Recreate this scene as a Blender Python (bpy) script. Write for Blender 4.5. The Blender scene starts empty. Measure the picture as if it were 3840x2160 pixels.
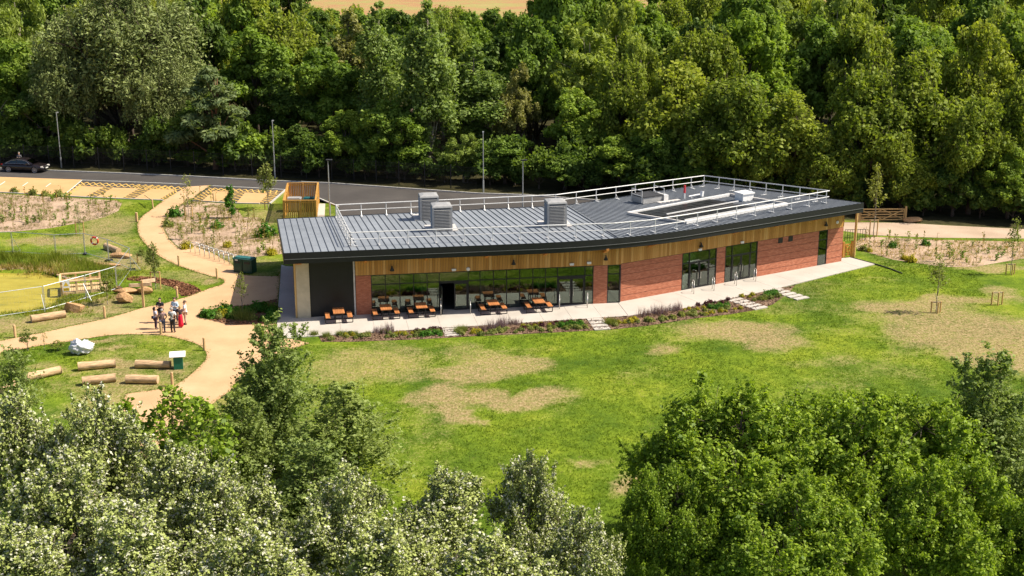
import bpy, bmesh, math, random
import numpy as np
from mathutils import Vector, Matrix
from mathutils.geometry import tessellate_polygon

# ---------------------------------------------------------------- camera, sky, sun, exposure
scene = bpy.context.scene
COL = scene.collection
cam_data = bpy.data.cameras.new('camera')
cam_data.sensor_width = 36.0
cam_data.lens = 36.0 * 4900.0 / 3840.0
cam_data.clip_start = 0.5
cam_data.clip_end = 4000.0
cam = bpy.data.objects.new('camera', cam_data)
cam.location = (0.0, 0.0, 26.9)
cam.rotation_euler = (math.radians(90.0 - 16.03), 0.0, 0.0)
COL.objects.link(cam)
scene.camera = cam

SUN_EL = math.radians(50.0)
SUN_AZ = math.radians(89.0)          # from +Y clockwise: the sun stands to the right
world = bpy.data.worlds.new('World')
scene.world = world
world.use_nodes = True
wn = world.node_tree
sky = wn.nodes.new('ShaderNodeTexSky')
sky.sky_type = 'NISHITA'
sky.sun_disc = False
sky.sun_elevation = SUN_EL
sky.sun_rotation = SUN_AZ
sky.altitude = 50.0
sky.air_density = 0.8
sky.dust_density = 2.5
wn.links.new(sky.outputs['Color'], wn.nodes['Background'].inputs['Color'])
wn.nodes['Background'].inputs['Strength'].default_value = 0.10

sun_data = bpy.data.lights.new('sun', 'SUN')
sun_data.energy = 5.0
sun_data.angle = math.radians(0.5)
sun_data.color = (1.0, 0.92, 0.78)
sun = bpy.data.objects.new('sun', sun_data)
sd = Vector((math.sin(SUN_AZ) * math.cos(SUN_EL), math.cos(SUN_AZ) * math.cos(SUN_EL), math.sin(SUN_EL)))
sun.rotation_euler = (-sd).to_track_quat('-Z', 'Y').to_euler()
sun.location = (60, 60, 80)
COL.objects.link(sun)

vs = scene.view_settings
vs.view_transform = 'Standard'
vs.look = 'None'
vs.gamma = 1.0
vs.use_curve_mapping = False
vs.exposure = 0.62
cy = scene.cycles
cy.max_bounces = 8
cy.diffuse_bounces = 5
cy.glossy_bounces = 3
cy.transmission_bounces = 4
cy.transparent_max_bounces = 8
cy.caustics_reflective = False
cy.caustics_refractive = False

rnd = random.Random(7)
nrg = np.random.default_rng(11)

# ---------------------------------------------------------------- helpers
def nrm2(v):
    l = math.hypot(v[0], v[1]); return (v[0] / l, v[1] / l)

class MB:
    """collects faces; build() links them as one mesh object"""
    def __init__(self):
        self.v = []; self.f = []
    def add(self, vs, fs):
        o = len(self.v)
        self.v += [tuple(p) for p in vs]
        self.f += [tuple(i + o for i in f) for f in fs]
        return self
    def box(self, c, s, rz=0.0, M=None):
        hx, hy, hz = s[0] / 2, s[1] / 2, s[2] / 2
        ca, sa = math.cos(rz), math.sin(rz)
        vs = []
        for z in (-hz, hz):
            for x, y in ((-hx, -hy), (hx, -hy), (hx, hy), (-hx, hy)):
                p = Vector((x * ca - y * sa, x * sa + y * ca, z))
                if M is not None: p = M @ Vector((x, y, z))
                vs.append((p.x + c[0], p.y + c[1], p.z + c[2]))
        return self.add(vs, [(0, 3, 2, 1), (4, 5, 6, 7), (0, 1, 5, 4), (1, 2, 6, 5), (2, 3, 7, 6), (3, 0, 4, 7)])
    def beam(self, a, b, w, h):
        """rectangular bar from a to b, h measured towards z where possible"""
        a = Vector(a); b = Vector(b); d = (b - a)
        L = d.length
        if L < 1e-6: return self
        d /= L
        up = Vector((0, 0, 1))
        if abs(d.z) > 0.95: up = Vector((0, 1, 0))
        sx = d.cross(up).normalized(); uz = sx.cross(d).normalized()
        vs = []
        for p in (a, b):
            for i, j in ((-1, -1), (1, -1), (1, 1), (-1, 1)):
                q = p + sx * (i * w / 2) + uz * (j * h / 2); vs.append(q)
        return self.add(vs, [(0, 1, 2, 3), (7, 6, 5, 4), (0, 4, 5, 1), (1, 5, 6, 2), (2, 6, 7, 3), (3, 7, 4, 0)])
    def tube(self, a, b, r0, r1=None, n=8, cap=True):
        if r1 is None: r1 = r0
        a = Vector(a); b = Vector(b); d = b - a
        if d.length < 1e-6: return self
        d.normalize()
        up = Vector((0, 0, 1)) if abs(d.z) < 0.95 else Vector((0, 1, 0))
        sx = d.cross(up).normalized(); uz = sx.cross(d)
        vs = []
        for p, r in ((a, r0), (b, r1)):
            for k in range(n):
                t = 2 * math.pi * k / n
                vs.append(p + sx * (r * math.cos(t)) + uz * (r * math.sin(t)))
        fs = [(k, (k + 1) % n, n + (k + 1) % n, n + k) for k in range(n)]
        if cap: fs += [tuple(range(n - 1, -1, -1)), tuple(range(n, 2 * n))]
        return self.add(vs, fs)
    def path(self, pts, r, n=6):
        for i in range(len(pts) - 1):
            rr = r if not isinstance(r, (list, tuple)) else None
            self.tube(pts[i], pts[i + 1], rr if rr else r[i], rr if rr else r[i + 1], n)
        return self
    def prism(self, poly, z0, z1):
        n = len(poly)
        area = sum(poly[i][0] * poly[(i + 1) % n][1] - poly[(i + 1) % n][0] * poly[i][1] for i in range(n))
        if area < 0: poly = poly[::-1]
        zz0 = z0 if isinstance(z0, (list, tuple)) else [z0] * n
        zz1 = z1 if isinstance(z1, (list, tuple)) else [z1] * n
        if area < 0:
            if isinstance(z0, (list, tuple)): zz0 = zz0[::-1]
            if isinstance(z1, (list, tuple)): zz1 = zz1[::-1]
        vs = [(p[0], p[1], zz0[i]) for i, p in enumerate(poly)] + [(p[0], p[1], zz1[i]) for i, p in enumerate(poly)]
        tri = tessellate_polygon([[Vector((p[0], p[1], 0)) for p in poly]])
        fs = []
        for t in tri:
            a, b, c = t
            cr = (poly[b][0] - poly[a][0]) * (poly[c][1] - poly[a][1]) - (poly[b][1] - poly[a][1]) * (poly[c][0] - poly[a][0])
            if cr < 0: a, c = c, a
            fs.append((a + n, b + n, c + n)); fs.append((c, b, a))
        fs += [(i, (i + 1) % n, n + (i + 1) % n, n + i) for i in range(n)]
        return self.add(vs, fs)
    def sheet(self, poly, z):
        n = len(poly)
        tri = tessellate_polygon([[Vector((p[0], p[1], 0)) for p in poly]])
        fs = []
        for a, b, c in tri:
            cr = (poly[b][0] - poly[a][0]) * (poly[c][1] - poly[a][1]) - (poly[b][1] - poly[a][1]) * (poly[c][0] - poly[a][0])
            if cr < 0: a, c = c, a
            fs.append((a, b, c))
        return self.add([(p[0], p[1], z) for p in poly], fs)
    def lathe(self, prof, n=12, c=(0, 0, 0)):
        vs = []
        for r, z in prof:
            for k in range(n):
                t = 2 * math.pi * k / n
                vs.append((c[0] + r * math.cos(t), c[1] + r * math.sin(t), c[2] + z))
        fs = []
        for i in range(len(prof) - 1):
            for k in range(n):
                fs.append((i * n + k, i * n + (k + 1) % n, (i + 1) * n + (k + 1) % n, (i + 1) * n + k))
        fs.append(tuple(range(n - 1, -1, -1))); m = (len(prof) - 1) * n
        fs.append(tuple(range(m, m + n)))
        return self.add(vs, fs)
    def mesh(self, name, mat, smooth=False):
        me = bpy.data.meshes.new(name)
        me.from_pydata(self.v, [], self.f)
        if mat: me.materials.append(mat)
        if smooth:
            me.polygons.foreach_set('use_smooth', [True] * len(me.polygons))
        me.update()
        return me
    def build(self, name, mat, parent=None, smooth=False, world=True):
        if parent is not None and world:
            o = base_of(parent)
            self.v = [(p[0] - o[0], p[1] - o[1], p[2] - o[2]) for p in self.v]
        return link(name, self.mesh(name, mat, smooth), parent)

def base_of(o):
    x = Vector((0, 0, 0))
    while o is not None:
        x += o.location; o = o.parent
    return x

def link(name, data, parent=None, loc=(0, 0, 0), rz=0.0):
    o = bpy.data.objects.new(name, data)
    COL.objects.link(o)
    o.location = loc
    o.rotation_euler = (0, 0, rz)
    if parent is not None: o.parent = parent
    return o

def tag(o, label=None, cat=None, group=None, kind=None):
    if label: o['label'] = label
    if cat: o['category'] = cat
    if group: o['group'] = group
    if kind: o['kind'] = kind
    return o

def thing(name, label, cat, loc=(0, 0, 0), rz=0.0, group=None):
    o = link(name, None, None, loc, rz)
    o.empty_display_size = 0.3
    return tag(o, label, cat, group)

def copy_tree(o, parent=None):
    c = o.copy(); COL.objects.link(c); c.parent = parent
    for ch in o.children: copy_tree(ch, c)
    return c

def np_mesh(name, V, Fq, mat, attr=None, smooth=False):
    """V (n,3), Fq (m,k) constant-size faces; attr: (name, values per face or per point, domain)"""
    me = bpy.data.meshes.new(name)
    n, m, k = len(V), len(Fq), Fq.shape[1]
    me.vertices.add(n); me.vertices.foreach_set('co', np.ascontiguousarray(V, dtype=np.float32).ravel())
    me.loops.add(m * k); me.loops.foreach_set('vertex_index', np.ascontiguousarray(Fq, dtype=np.int32).ravel())
    me.polygons.add(m)
    me.polygons.foreach_set('loop_start', np.arange(0, m * k, k, dtype=np.int32))
    if smooth: me.polygons.foreach_set('use_smooth', np.ones(m, dtype=bool))
    me.materials.append(mat)
    if attr:
        for (an, vals, dom) in attr:
            a = me.attributes.new(an, 'FLOAT', dom)
            a.data.foreach_set('value', np.ascontiguousarray(vals, dtype=np.float32))
    me.update(calc_edges=True)
    return me

# smooth value noise in numpy
_perm = np.random.default_rng(3).random((256, 256))
def vnoise(x, y, s):
    x = np.asarray(x) / s; y = np.asarray(y) / s
    xi = np.floor(x).astype(int); yi = np.floor(y).astype(int)
    fx = x - xi; fy = y - yi
    fx = fx * fx * (3 - 2 * fx); fy = fy * fy * (3 - 2 * fy)
    P = lambda a, b: _perm[a % 256, b % 256]
    return (P(xi, yi) * (1 - fx) + P(xi + 1, yi) * fx) * (1 - fy) + (P(xi, yi + 1) * (1 - fx) + P(xi + 1, yi + 1) * fx) * fy

# ---------------------------------------------------------------- materials
def new_mat(name):
    m = bpy.data.materials.new(name); m.use_nodes = True
    nt = m.node_tree
    return m, nt, nt.nodes['Principled BSDF']

def nd(nt, t, **kw):
    n = nt.nodes.new(t)
    for k, v in kw.items():
        if k in n.inputs: n.inputs[k].default_value = v
        else: setattr(n, k, v)
    return n

def ramp(nt, fac, stops):
    r = nt.nodes.new('ShaderNodeValToRGB')
    e = r.color_ramp.elements
    while len(e) < len(stops): e.new(0.5)
    for i, (p, c) in enumerate(stops):
        e[i].position = p; e[i].color = (c[0], c[1], c[2], 1)
    nt.links.new(fac, r.inputs['Fac'])
    return r.outputs['Color']

def mixc(nt, fac, a, b, mode='MIX'):
    m = nt.nodes.new('ShaderNodeMix'); m.data_type = 'RGBA'; m.blend_type = mode
    for s, v in ((m.inputs['Factor'], fac), (m.inputs['A'], a), (m.inputs['B'], b)):
        if hasattr(v, 'links'): nt.links.new(v, s)
        elif isinstance(v, (int, float)): s.default_value = v
        else: s.default_value = (v[0], v[1], v[2], 1)
    return m.outputs['Result']

def mth(nt, op, a, b=0.0, clamp=False):
    m = nt.nodes.new('ShaderNodeMath'); m.operation = op; m.use_clamp = clamp
    for s, v in ((m.inputs[0], a), (m.inputs[1], b)):
        if hasattr(v, 'links'): nt.links.new(v, s)
        else: s.default_value = v
    return m.outputs[0]

def coords(nt, kind='Object', scale=None):
    t = nt.nodes.new('ShaderNodeTexCoord').outputs[kind]
    if scale:
        mp = nt.nodes.new('ShaderNodeMapping'); mp.inputs['Scale'].default_value = scale
        nt.links.new(t, mp.inputs['Vector']); t = mp.outputs['Vector']
    return t

def noise(nt, vec, scale, detail=3.0, rough=0.55):
    n = nd(nt, 'ShaderNodeTexNoise', Scale=scale, Detail=detail, Roughness=rough)
    if vec is not None: nt.links.new(vec, n.inputs['Vector'])
    return n.outputs['Fac']

def bump(nt, bsdf, h, strength=0.3, dist=0.02):
    b = nd(nt, 'ShaderNodeBump', Strength=strength, Distance=dist)
    nt.links.new(h, b.inputs['Height']); nt.links.new(b.outputs['Normal'], bsdf.inputs['Normal'])

def plain(name, c, rough=0.6, metal=0.0, var=0.12, scale=6.0, spec=0.4, bmp=0.0, objvar=0.0, kind='Object', mscale=None):
    """one colour with a little grain, wear and per-object drift"""
    m, nt, b = new_mat(name)
    v = coords(nt, kind, mscale)
    f = noise(nt, v, scale, 4.0, 0.6)
    lo = tuple(x * (1 - var) for x in c); hi = tuple(min(1, x * (1 + var)) for x in c)
    col = ramp(nt, f, [(0.3, lo), (0.7, hi)])
    if objvar:
        oi = nt.nodes.new('ShaderNodeObjectInfo').outputs['Random']
        k = ramp(nt, oi, [(0.0, (1 - objvar,) * 3), (1.0, (1 + objvar,) * 3)])
        col = mixc(nt, 1.0, col, k, 'MULTIPLY')
    nt.links.new(col, b.inputs['Base Color'])
    b.inputs['Roughness'].default_value = rough
    b.inputs['Metallic'].default_value = metal
    b.inputs['Specular IOR Level'].default_value = spec
    if bmp: bump(nt, b, f, bmp, 0.02)
    return m

def granular(name, stops, s1, s2, bmp=0.3, dist=0.02, rough=0.9, kind='Object'):
    """ground-like surface: large blotches times fine grain"""
    m, nt, b = new_mat(name)
    v = coords(nt, kind)
    big = noise(nt, v, s1, 4.0, 0.6); fine = noise(nt, v, s2, 3.0, 0.7)
    f = mth(nt, 'ADD', mth(nt, 'MULTIPLY', big, 0.6), mth(nt, 'MULTIPLY', fine, 0.4))
    nt.links.new(ramp(nt, f, stops), b.inputs['Base Color'])
    b.inputs['Roughness'].default_value = rough
    b.inputs['Specular IOR Level'].default_value = 0.2
    bump(nt, b, fine, bmp, dist)
    return m

def leaf_mat(name, c0, c1, under=None, trans=0.42, gloss=0.010, objvar=0.2, hue=0.03):
    m = bpy.data.materials.new(name); m.use_nodes = True
    nt = m.node_tree; nt.nodes.clear()
    out = nt.nodes.new('ShaderNodeOutputMaterial')
    at = nd(nt, 'ShaderNodeAttribute', attribute_name='tint')
    col = ramp(nt, at.outputs['Fac'], [(0.0, c0), (1.0, c1)])
    oi = nt.nodes.new('ShaderNodeObjectInfo').outputs['Random']
    k = ramp(nt, oi, [(0.0, (1 - objvar, 1 - objvar * 0.8, 1 - objvar)), (0.5, (1.0, 1.0, 1.0)), (1.0, (1 + objvar * 1.1, 1 + objvar * 0.7, 1.0))])
    col = mixc(nt, 1.0, col, k, 'MULTIPLY')
    front = col
    if under:
        ge = nt.nodes.new('ShaderNodeNewGeometry').outputs['Backfacing']
        pale = ramp(nt, at.outputs['Fac'], [(0.72, tuple(x * 1.1 for x in c1)), (0.84, under)])
        front = mixc(nt, ge, col, pale)
    d = nt.nodes.new('ShaderNodeBsdfDiffuse'); nt.links.new(front, d.inputs['Color'])
    t = nt.nodes.new('ShaderNodeBsdfTranslucent')
    nt.links.new(mixc(nt, 1.0, col, (1.1, 1.15, 0.5), 'MULTIPLY'), t.inputs['Color'])
    g = nd(nt, 'ShaderNodeBsdfGlossy', Roughness=0.55); g.inputs['Color'].default_value = (0.9, 0.95, 0.9, 1)
    m1 = nt.nodes.new('ShaderNodeMixShader'); m1.inputs[0].default_value = trans
    nt.links.new(d.outputs[0], m1.inputs[1]); nt.links.new(t.outputs[0], m1.inputs[2])
    m2 = nt.nodes.new('ShaderNodeMixShader'); m2.inputs[0].default_value = gloss
    nt.links.new(m1.outputs[0], m2.inputs[1]); nt.links.new(g.outputs[0], m2.inputs[2])
    nt.links.new(m2.outputs[0], out.inputs['Surface'])
    return m

M = {}
M['asphalt'] = granular('asphalt', [(0.3, (0.048, 0.043, 0.041)), (0.55, (0.072, 0.065, 0.060)), (0.75, (0.105, 0.093, 0.085))], 0.25, 30.0, 0.2)
M['path'] = granular('path_gravel', [(0.3, (0.423, 0.262, 0.133)), (0.5, (0.534, 0.340, 0.184)), (0.72, (0.616, 0.414, 0.239))], 0.35, 22.0, 0.3, 0.01)
M['bay'] = granular('bay_gravel', [(0.3, (0.450, 0.270, 0.117)), (0.5, (0.522, 0.324, 0.149)), (0.72, (0.585, 0.378, 0.180))], 0.4, 18.0, 0.3, 0.01)
M['track'] = granular('track_stone', [(0.3, (0.324, 0.234, 0.162)), (0.5, (0.432, 0.324, 0.234)), (0.72, (0.522, 0.405, 0.297))], 0.3, 9.0, 0.5, 0.03)
M['soil'] = granular('dry_soil', [(0.28, (0.16, 0.11, 0.07)), (0.42, (0.34, 0.235, 0.16)), (0.6, (0.49, 0.355, 0.25)), (0.78, (0.26, 0.21, 0.10))], 0.5, 4.0, 0.9, 0.08)
M['mulch'] = granular('bark_mulch', [(0.3, (0.07, 0.042, 0.026)), (0.5, (0.19, 0.118, 0.075)), (0.72, (0.38, 0.26, 0.18))], 1.0, 11.0, 1.0, 0.06)
M['chip'] = granular('bark_chips', [(0.3, (0.09, 0.035, 0.02)), (0.5, (0.22, 0.10, 0.05)), (0.72, (0.36, 0.19, 0.10))], 1.2, 9.0, 1.0, 0.06)
M['concrete'] = granular('pale_concrete', [(0.25, (0.370, 0.336, 0.294)), (0.5, (0.470, 0.428, 0.378)), (0.75, (0.529, 0.491, 0.445))], 0.5, 14.0, 0.1, 0.005, 0.75)
M['kerb'] = plain('kerb_concrete', (0.45, 0.43, 0.40), 0.8, var=0.2, scale=3.0)
M['palewood'] = plain('pale_timber', (0.66, 0.50, 0.32), 0.75, var=0.15, scale=4.0)
M['paint'] = plain('white_paint', (0.72, 0.70, 0.66), 0.7, var=0.12, scale=5.0)
M['tanpaint'] = plain('yellow_marking', (0.60, 0.38, 0.10), 0.7, var=0.15, scale=4.0)
M['field'] = granular('dry_field', [(0.3, (0.24, 0.14, 0.06)), (0.45, (0.36, 0.20, 0.09)), (0.58, (0.28, 0.26, 0.08)), (0.75, (0.42, 0.25, 0.12))], 0.09, 0.8, 0.5, 0.2)
M['timber'] = plain('pine_timber', (0.52, 0.33, 0.12), 0.75, var=0.25, scale=3.0, mscale=(6, 6, 0.7), objvar=0.18, bmp=0.2)
M['slat'] = plain('yellow_timber', (0.52, 0.27, 0.055), 0.75, var=0.22, scale=3.0, mscale=(8, 8, 0.8), objvar=0.25, bmp=0.2)
M['post'] = plain('weathered_post', (0.50, 0.34, 0.17), 0.8, var=0.25, scale=4.0, mscale=(6, 6, 0.8), objvar=0.15, bmp=0.3)
M['log'] = plain('peeled_log', (0.48, 0.32, 0.18), 0.85, var=0.5, scale=2.2, mscale=(0.8, 5, 5), objvar=0.12, bmp=0.5)
M['logend'] = plain('log_end', (0.52, 0.34, 0.19), 0.9, var=0.3, scale=5.0)
M['rock'] = granular('sandstone', [(0.3, (0.30, 0.16, 0.07)), (0.5, (0.48, 0.28, 0.13)), (0.7, (0.60, 0.40, 0.22))], 1.2, 8.0, 1.0, 0.08)
M['dark'] = plain('charcoal_metal', (0.008, 0.009, 0.012), 0.42, var=0.2, scale=2.0)
M['fascia'] = plain('fascia_metal', (0.012, 0.013, 0.015), 0.5, var=0.15, scale=1.5)
M['trimline'] = plain('grey_trim', (0.16, 0.165, 0.17), 0.5, var=0.1)
M['frame'] = plain('dark_window_frame', (0.014, 0.015, 0.017), 0.45, var=0.15)
M['galv'] = plain('galvanised_steel', (0.50, 0.52, 0.53), 0.42, metal=0.65, var=0.15, scale=5.0)
M['railw'] = plain('pale_rail', (0.662, 0.653, 0.635), 0.45, metal=0.15, var=0.08)
M['gatewood'] = plain('gate_timber', (0.36, 0.25, 0.11), 0.8, var=0.25, scale=3.0, mscale=(6, 6, 0.7), objvar=0.15)
M['deck'] = plain('deck_timber', (0.60, 0.42, 0.21), 0.75, var=0.2, scale=3.0, objvar=0.15)
M['white'] = plain('white_plastic', (0.78, 0.77, 0.75), 0.5, var=0.06)
M['steel'] = plain('brushed_steel', (0.60, 0.58, 0.55), 0.35, metal=0.8, var=0.1)
M['cowl'] = plain('cowl_grey', (0.36, 0.355, 0.345), 0.5, metal=0.2, var=0.12, scale=3.0)
M['cowldark'] = plain('cowl_core', (0.035, 0.035, 0.037), 0.7)
M['flash'] = plain('pale_flashing', (0.52, 0.49, 0.46), 0.6, var=0.2, scale=3.0)
M['pv'] = plain('pv_glass', (0.022, 0.02, 0.022), 0.3, var=0.25, scale=0.8, spec=0.3, objvar=0.3)
M['lampcone'] = plain('lamp_black', (0.02, 0.02, 0.022), 0.5)
M['render'] = plain('pale_render', (0.50, 0.44, 0.31), 0.8, var=0.12, scale=2.0)
M['glulam'] = plain('glulam', (0.60, 0.40, 0.16), 0.7, var=0.15, scale=2.0, mscale=(5, 5, 0.6))
M['bracket'] = plain('bracket_timber', (0.62, 0.26, 0.06), 0.7, var=0.15, scale=2.0)
M['table'] = plain('table_timber', (0.44, 0.17, 0.055), 0.6, var=0.2, scale=3.0, mscale=(8, 1, 8), objvar=0.12)
M['black'] = plain('black_steel', (0.015, 0.015, 0.016), 0.5)
M['green'] = plain('bottle_green', (0.004, 0.055, 0.035), 0.4, var=0.2, scale=2.5)
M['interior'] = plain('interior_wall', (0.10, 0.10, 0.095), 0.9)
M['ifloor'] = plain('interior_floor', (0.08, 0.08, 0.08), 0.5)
M['red'] = plain('lifebuoy_orange', (0.62, 0.075, 0.03), 0.5)
M['bag'] = plain('white_sack', (0.64, 0.64, 0.66), 0.8, var=0.12, scale=4.0, bmp=0.4)
M['bark'] = plain('bark', (0.10, 0.075, 0.055), 0.95, var=0.4, scale=4.0, bmp=0.6)
M['barkpale'] = plain('pale_bark', (0.26, 0.22, 0.17), 0.9, var=0.4, scale=3.0, bmp=0.4)
M['barkpine'] = plain('pine_bark', (0.20, 0.10, 0.055), 0.95, var=0.4, scale=3.0, bmp=0.6)

# timber cladding boards: every board its own tone
m, nt, b = new_mat('cedar_cladding')
v = coords(nt, 'Object', (14, 14, 0.6))
f = noise(nt, v, 2.0, 5.0, 0.6)
oi = nt.nodes.new('ShaderNodeObjectInfo').outputs['Random']
c1 = ramp(nt, oi, [(0.0, (0.42, 0.20, 0.035)), (0.35, (0.50, 0.25, 0.05)), (0.7, (0.58, 0.30, 0.07)), (1.0, (0.68, 0.40, 0.13))])
c2 = ramp(nt, f, [(0.3, (0.75, 0.72, 0.7)), (0.7, (1.12, 1.12, 1.12))])
nt.links.new(mixc(nt, 1.0, c1, c2, 'MULTIPLY'), b.inputs['Base Color'])
b.inputs['Roughness'].default_value = 0.65
bump(nt, b, f, 0.25, 0.01)
M['cedar'] = m

# brick: courses and bricks as fine relief on the wall panels (too small to pick apart)
m, nt, b = new_mat('red_brick')
uv = nt.nodes.new('ShaderNodeUVMap').outputs['UV']
br = nd(nt, 'ShaderNodeTexBrick', Scale=1.0)
br.inputs['Brick Width'].default_value = 0.225; br.inputs['Row Height'].default_value = 0.075
br.inputs['Mortar Size'].default_value = 0.008
br.inputs['Color1'].default_value = (0.43, 0.130, 0.060, 1); br.inputs['Color2'].default_value = (0.58, 0.215, 0.115, 1)
br.inputs['Mortar'].default_value = (0.24, 0.12, 0.085, 1)
br.inputs['Bias'].default_value = -0.1
nt.links.new(uv, br.inputs['Vector'])
mp = nt.nodes.new('ShaderNodeMapping'); mp.inputs['Scale'].default_value = (1.5, 5.0, 1)
nt.links.new(uv, mp.inputs['Vector'])
f = noise(nt, mp.outputs['Vector'], 2.2, 5.0, 0.65)
k = ramp(nt, f, [(0.3, (0.82, 0.8, 0.8)), (0.7, (1.13, 1.13, 1.13))])
nt.links.new(mixc(nt, 1.0, br.outputs['Color'], k, 'MULTIPLY'), b.inputs['Base Color'])
b.inputs['Roughness'].default_value = 0.88
inv = mth(nt, 'SUBTRACT', 1.0, br.outputs['Fac'])
bump(nt, b, inv, 0.5, 0.01)
M['brick'] = m

# standing seam metal
m, nt, b = new_mat('zinc_roof')
v = coords(nt, 'Object')
f = noise(nt, v, 0.35, 4.0, 0.6); f2 = noise(nt, v, 9.0, 3.0, 0.6)
oi = nt.nodes.new('ShaderNodeObjectInfo').outputs['Random']
c = ramp(nt, f, [(0.3, (0.19, 0.207, 0.23)), (0.7, (0.262, 0.283, 0.312))])
c = mixc(nt, 1.0, c, ramp(nt, oi, [(0.0, (0.96,) * 3), (1.0, (1.04,) * 3)]), 'MULTIPLY')
c = mixc(nt, 1.0, c, ramp(nt, f2, [(0.3, (0.9,) * 3), (0.7, (1.1,) * 3)]), 'MULTIPLY')
nt.links.new(c, b.inputs['Base Color'])
b.inputs['Roughness'].default_value = 0.55; b.inputs['Metallic'].default_value = 0.0
M['zinc'] = m
M['seam'] = plain('seam_metal', (0.155, 0.165, 0.18), 0.5, metal=0.2)

# window glass: clear tinted pane with its own reflection
def glass(name, tint, base=0.18, ior=1.5):
    m = bpy.data.materials.new(name); m.use_nodes = True
    nt = m.node_tree; nt.nodes.clear()
    out = nt.nodes.new('ShaderNodeOutputMaterial')
    tr = nt.nodes.new('ShaderNodeBsdfTransparent'); tr.inputs['Color'].default_value = (*tint, 1)
    gl = nd(nt, 'ShaderNodeBsdfGlossy', Roughness=0.015); gl.inputs['Color'].default_value = (0.82, 0.95, 0.88, 1)
    fr = nd(nt, 'ShaderNodeFresnel', IOR=ior)
    fac = mth(nt, 'ADD', fr.outputs[0], base, True)
    mx = nt.nodes.new('ShaderNodeMixShader'); nt.links.new(fac, mx.inputs[0])
    nt.links.new(tr.outputs[0], mx.inputs[1]); nt.links.new(gl.outputs[0], mx.inputs[2])
    nt.links.new(mx.outputs[0], out.inputs['Surface'])
    return m
M['glass'] = glass('coated_glass', (0.50, 0.58, 0.54), 0.10)
M['carglass'] = glass('car_glass', (0.10, 0.13, 0.15), 0.1)

# foliage
L = {}
L['willow'] = leaf_mat('willow_leaf', (0.12, 0.158, 0.045), (0.30, 0.345, 0.125), trans=0.2)
L['oak'] = leaf_mat('oak_leaf', (0.139, 0.201, 0.020), (0.341, 0.391, 0.059))
L['ash'] = leaf_mat('ash_leaf', (0.107, 0.183, 0.024), (0.278, 0.382, 0.061))
L['dark'] = leaf_mat('dark_leaf', (0.071, 0.125, 0.023), (0.200, 0.283, 0.051))
L['birch'] = leaf_mat('birch_leaf', (0.161, 0.219, 0.033), (0.321, 0.396, 0.090))
L['lime'] = leaf_mat('lime_leaf', (0.172, 0.265, 0.025), (0.343, 0.452, 0.062))
L['poplar'] = leaf_mat('poplar_leaf', (0.113, 0.182, 0.034), (0.306, 0.392, 0.102), gloss=0.014)
L['pine'] = leaf_mat('pine_needle', (0.083, 0.130, 0.052), (0.233, 0.289, 0.122))
L['thorn'] = leaf_mat('hawthorn_leaf', (0.139, 0.155, 0.041), (0.309, 0.309, 0.114))
L['abele'] = leaf_mat('white_poplar_leaf', (0.11, 0.145, 0.03), (0.31, 0.355, 0.10), under=(0.60, 0.585, 0.46), trans=0.12, gloss=0.014, objvar=0.12)
L['maple'] = leaf_mat('maple_leaf', (0.094, 0.171, 0.014), (0.354, 0.472, 0.047), gloss=0.014, objvar=0.1)
L['sallow'] = leaf_mat('sallow_leaf', (0.120, 0.174, 0.034), (0.324, 0.402, 0.120), gloss=0.014, objvar=0.12)
L['young'] = leaf_mat('young_leaf', (0.13, 0.16, 0.035), (0.3, 0.33, 0.09), objvar=0.2)
L['yellow'] = leaf_mat('yellow_leaf', (0.25, 0.24, 0.015), (0.48, 0.42, 0.03), objvar=0.15)
L['lush'] = leaf_mat('lush_leaf', (0.04, 0.13, 0.012), (0.11, 0.26, 0.025), objvar=0.15)
L['purple'] = leaf_mat('purple_leaf', (0.05, 0.016, 0.02), (0.14, 0.05, 0.06), objvar=0.15)
L['salvia'] = leaf_mat('salvia_spike', (0.14, 0.09, 0.13), (0.34, 0.24, 0.30), objvar=0.15)
L['reed'] = leaf_mat('reed_blade', (0.15, 0.19, 0.018), (0.33, 0.36, 0.045), objvar=0.2)
L['straw'] = leaf_mat('dry_stem', (0.20, 0.16, 0.05), (0.42, 0.34, 0.13), objvar=0.3)
L['grass'] = leaf_mat('grass_blade', (0.075, 0.13, 0.008), (0.20, 0.28, 0.018), objvar=0.0, trans=0.25)
L['drygrass'] = leaf_mat('dry_grass_blade', (0.24, 0.17, 0.07), (0.45, 0.34, 0.18), objvar=0.0, trans=0.15)

# ================================================================ the setting
EDGE = [(-400, 200), (-80, 147.5), (-56, 144.2), (-34, 139.0), (-20, 135.5), (0, 130), (30, 119.3), (48, 114.6), (80, 106), (400, 40)]
ex = np.array([p[0] for p in EDGE], float); ey = np.array([p[1] for p in EDGE], float)
def wood_edge(x): return np.interp(x, ex, ey)
def hill(x, y):
    d = np.clip((np.asarray(y, float) - wood_edge(x) - 3.0) / 90.0, 0, 1)
    return 3.4 * d * d * (3 - 2 * d)

POND = [(-43.96, 97.36), (-41.69, 97.95), (-39.84, 98.07), (-38.34, 98.26), (-36.65, 97.95), (-35.04, 96.89), (-34.02, 95.51), (-33.19, 93.73), (-32.78, 91.37), (-32.73, 89.83), (-32.94, 88.24), (-34.22, 87.65), (-35.74, 87.17), (-37.62, 86.22), (-39.62, 85.66)]
def inside(poly, X, Y):
    r = np.zeros(np.shape(X), bool)
    n = len(poly)
    for i in range(n):
        x0, y0 = poly[i]; x1, y1 = poly[(i + 1) % n]
        if y0 == y1: continue
        c = ((y0 > Y) != (y1 > Y)) & (X < (x1 - x0) * (Y - y0) / (y1 - y0) + x0)
        r ^= c
    return r

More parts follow.
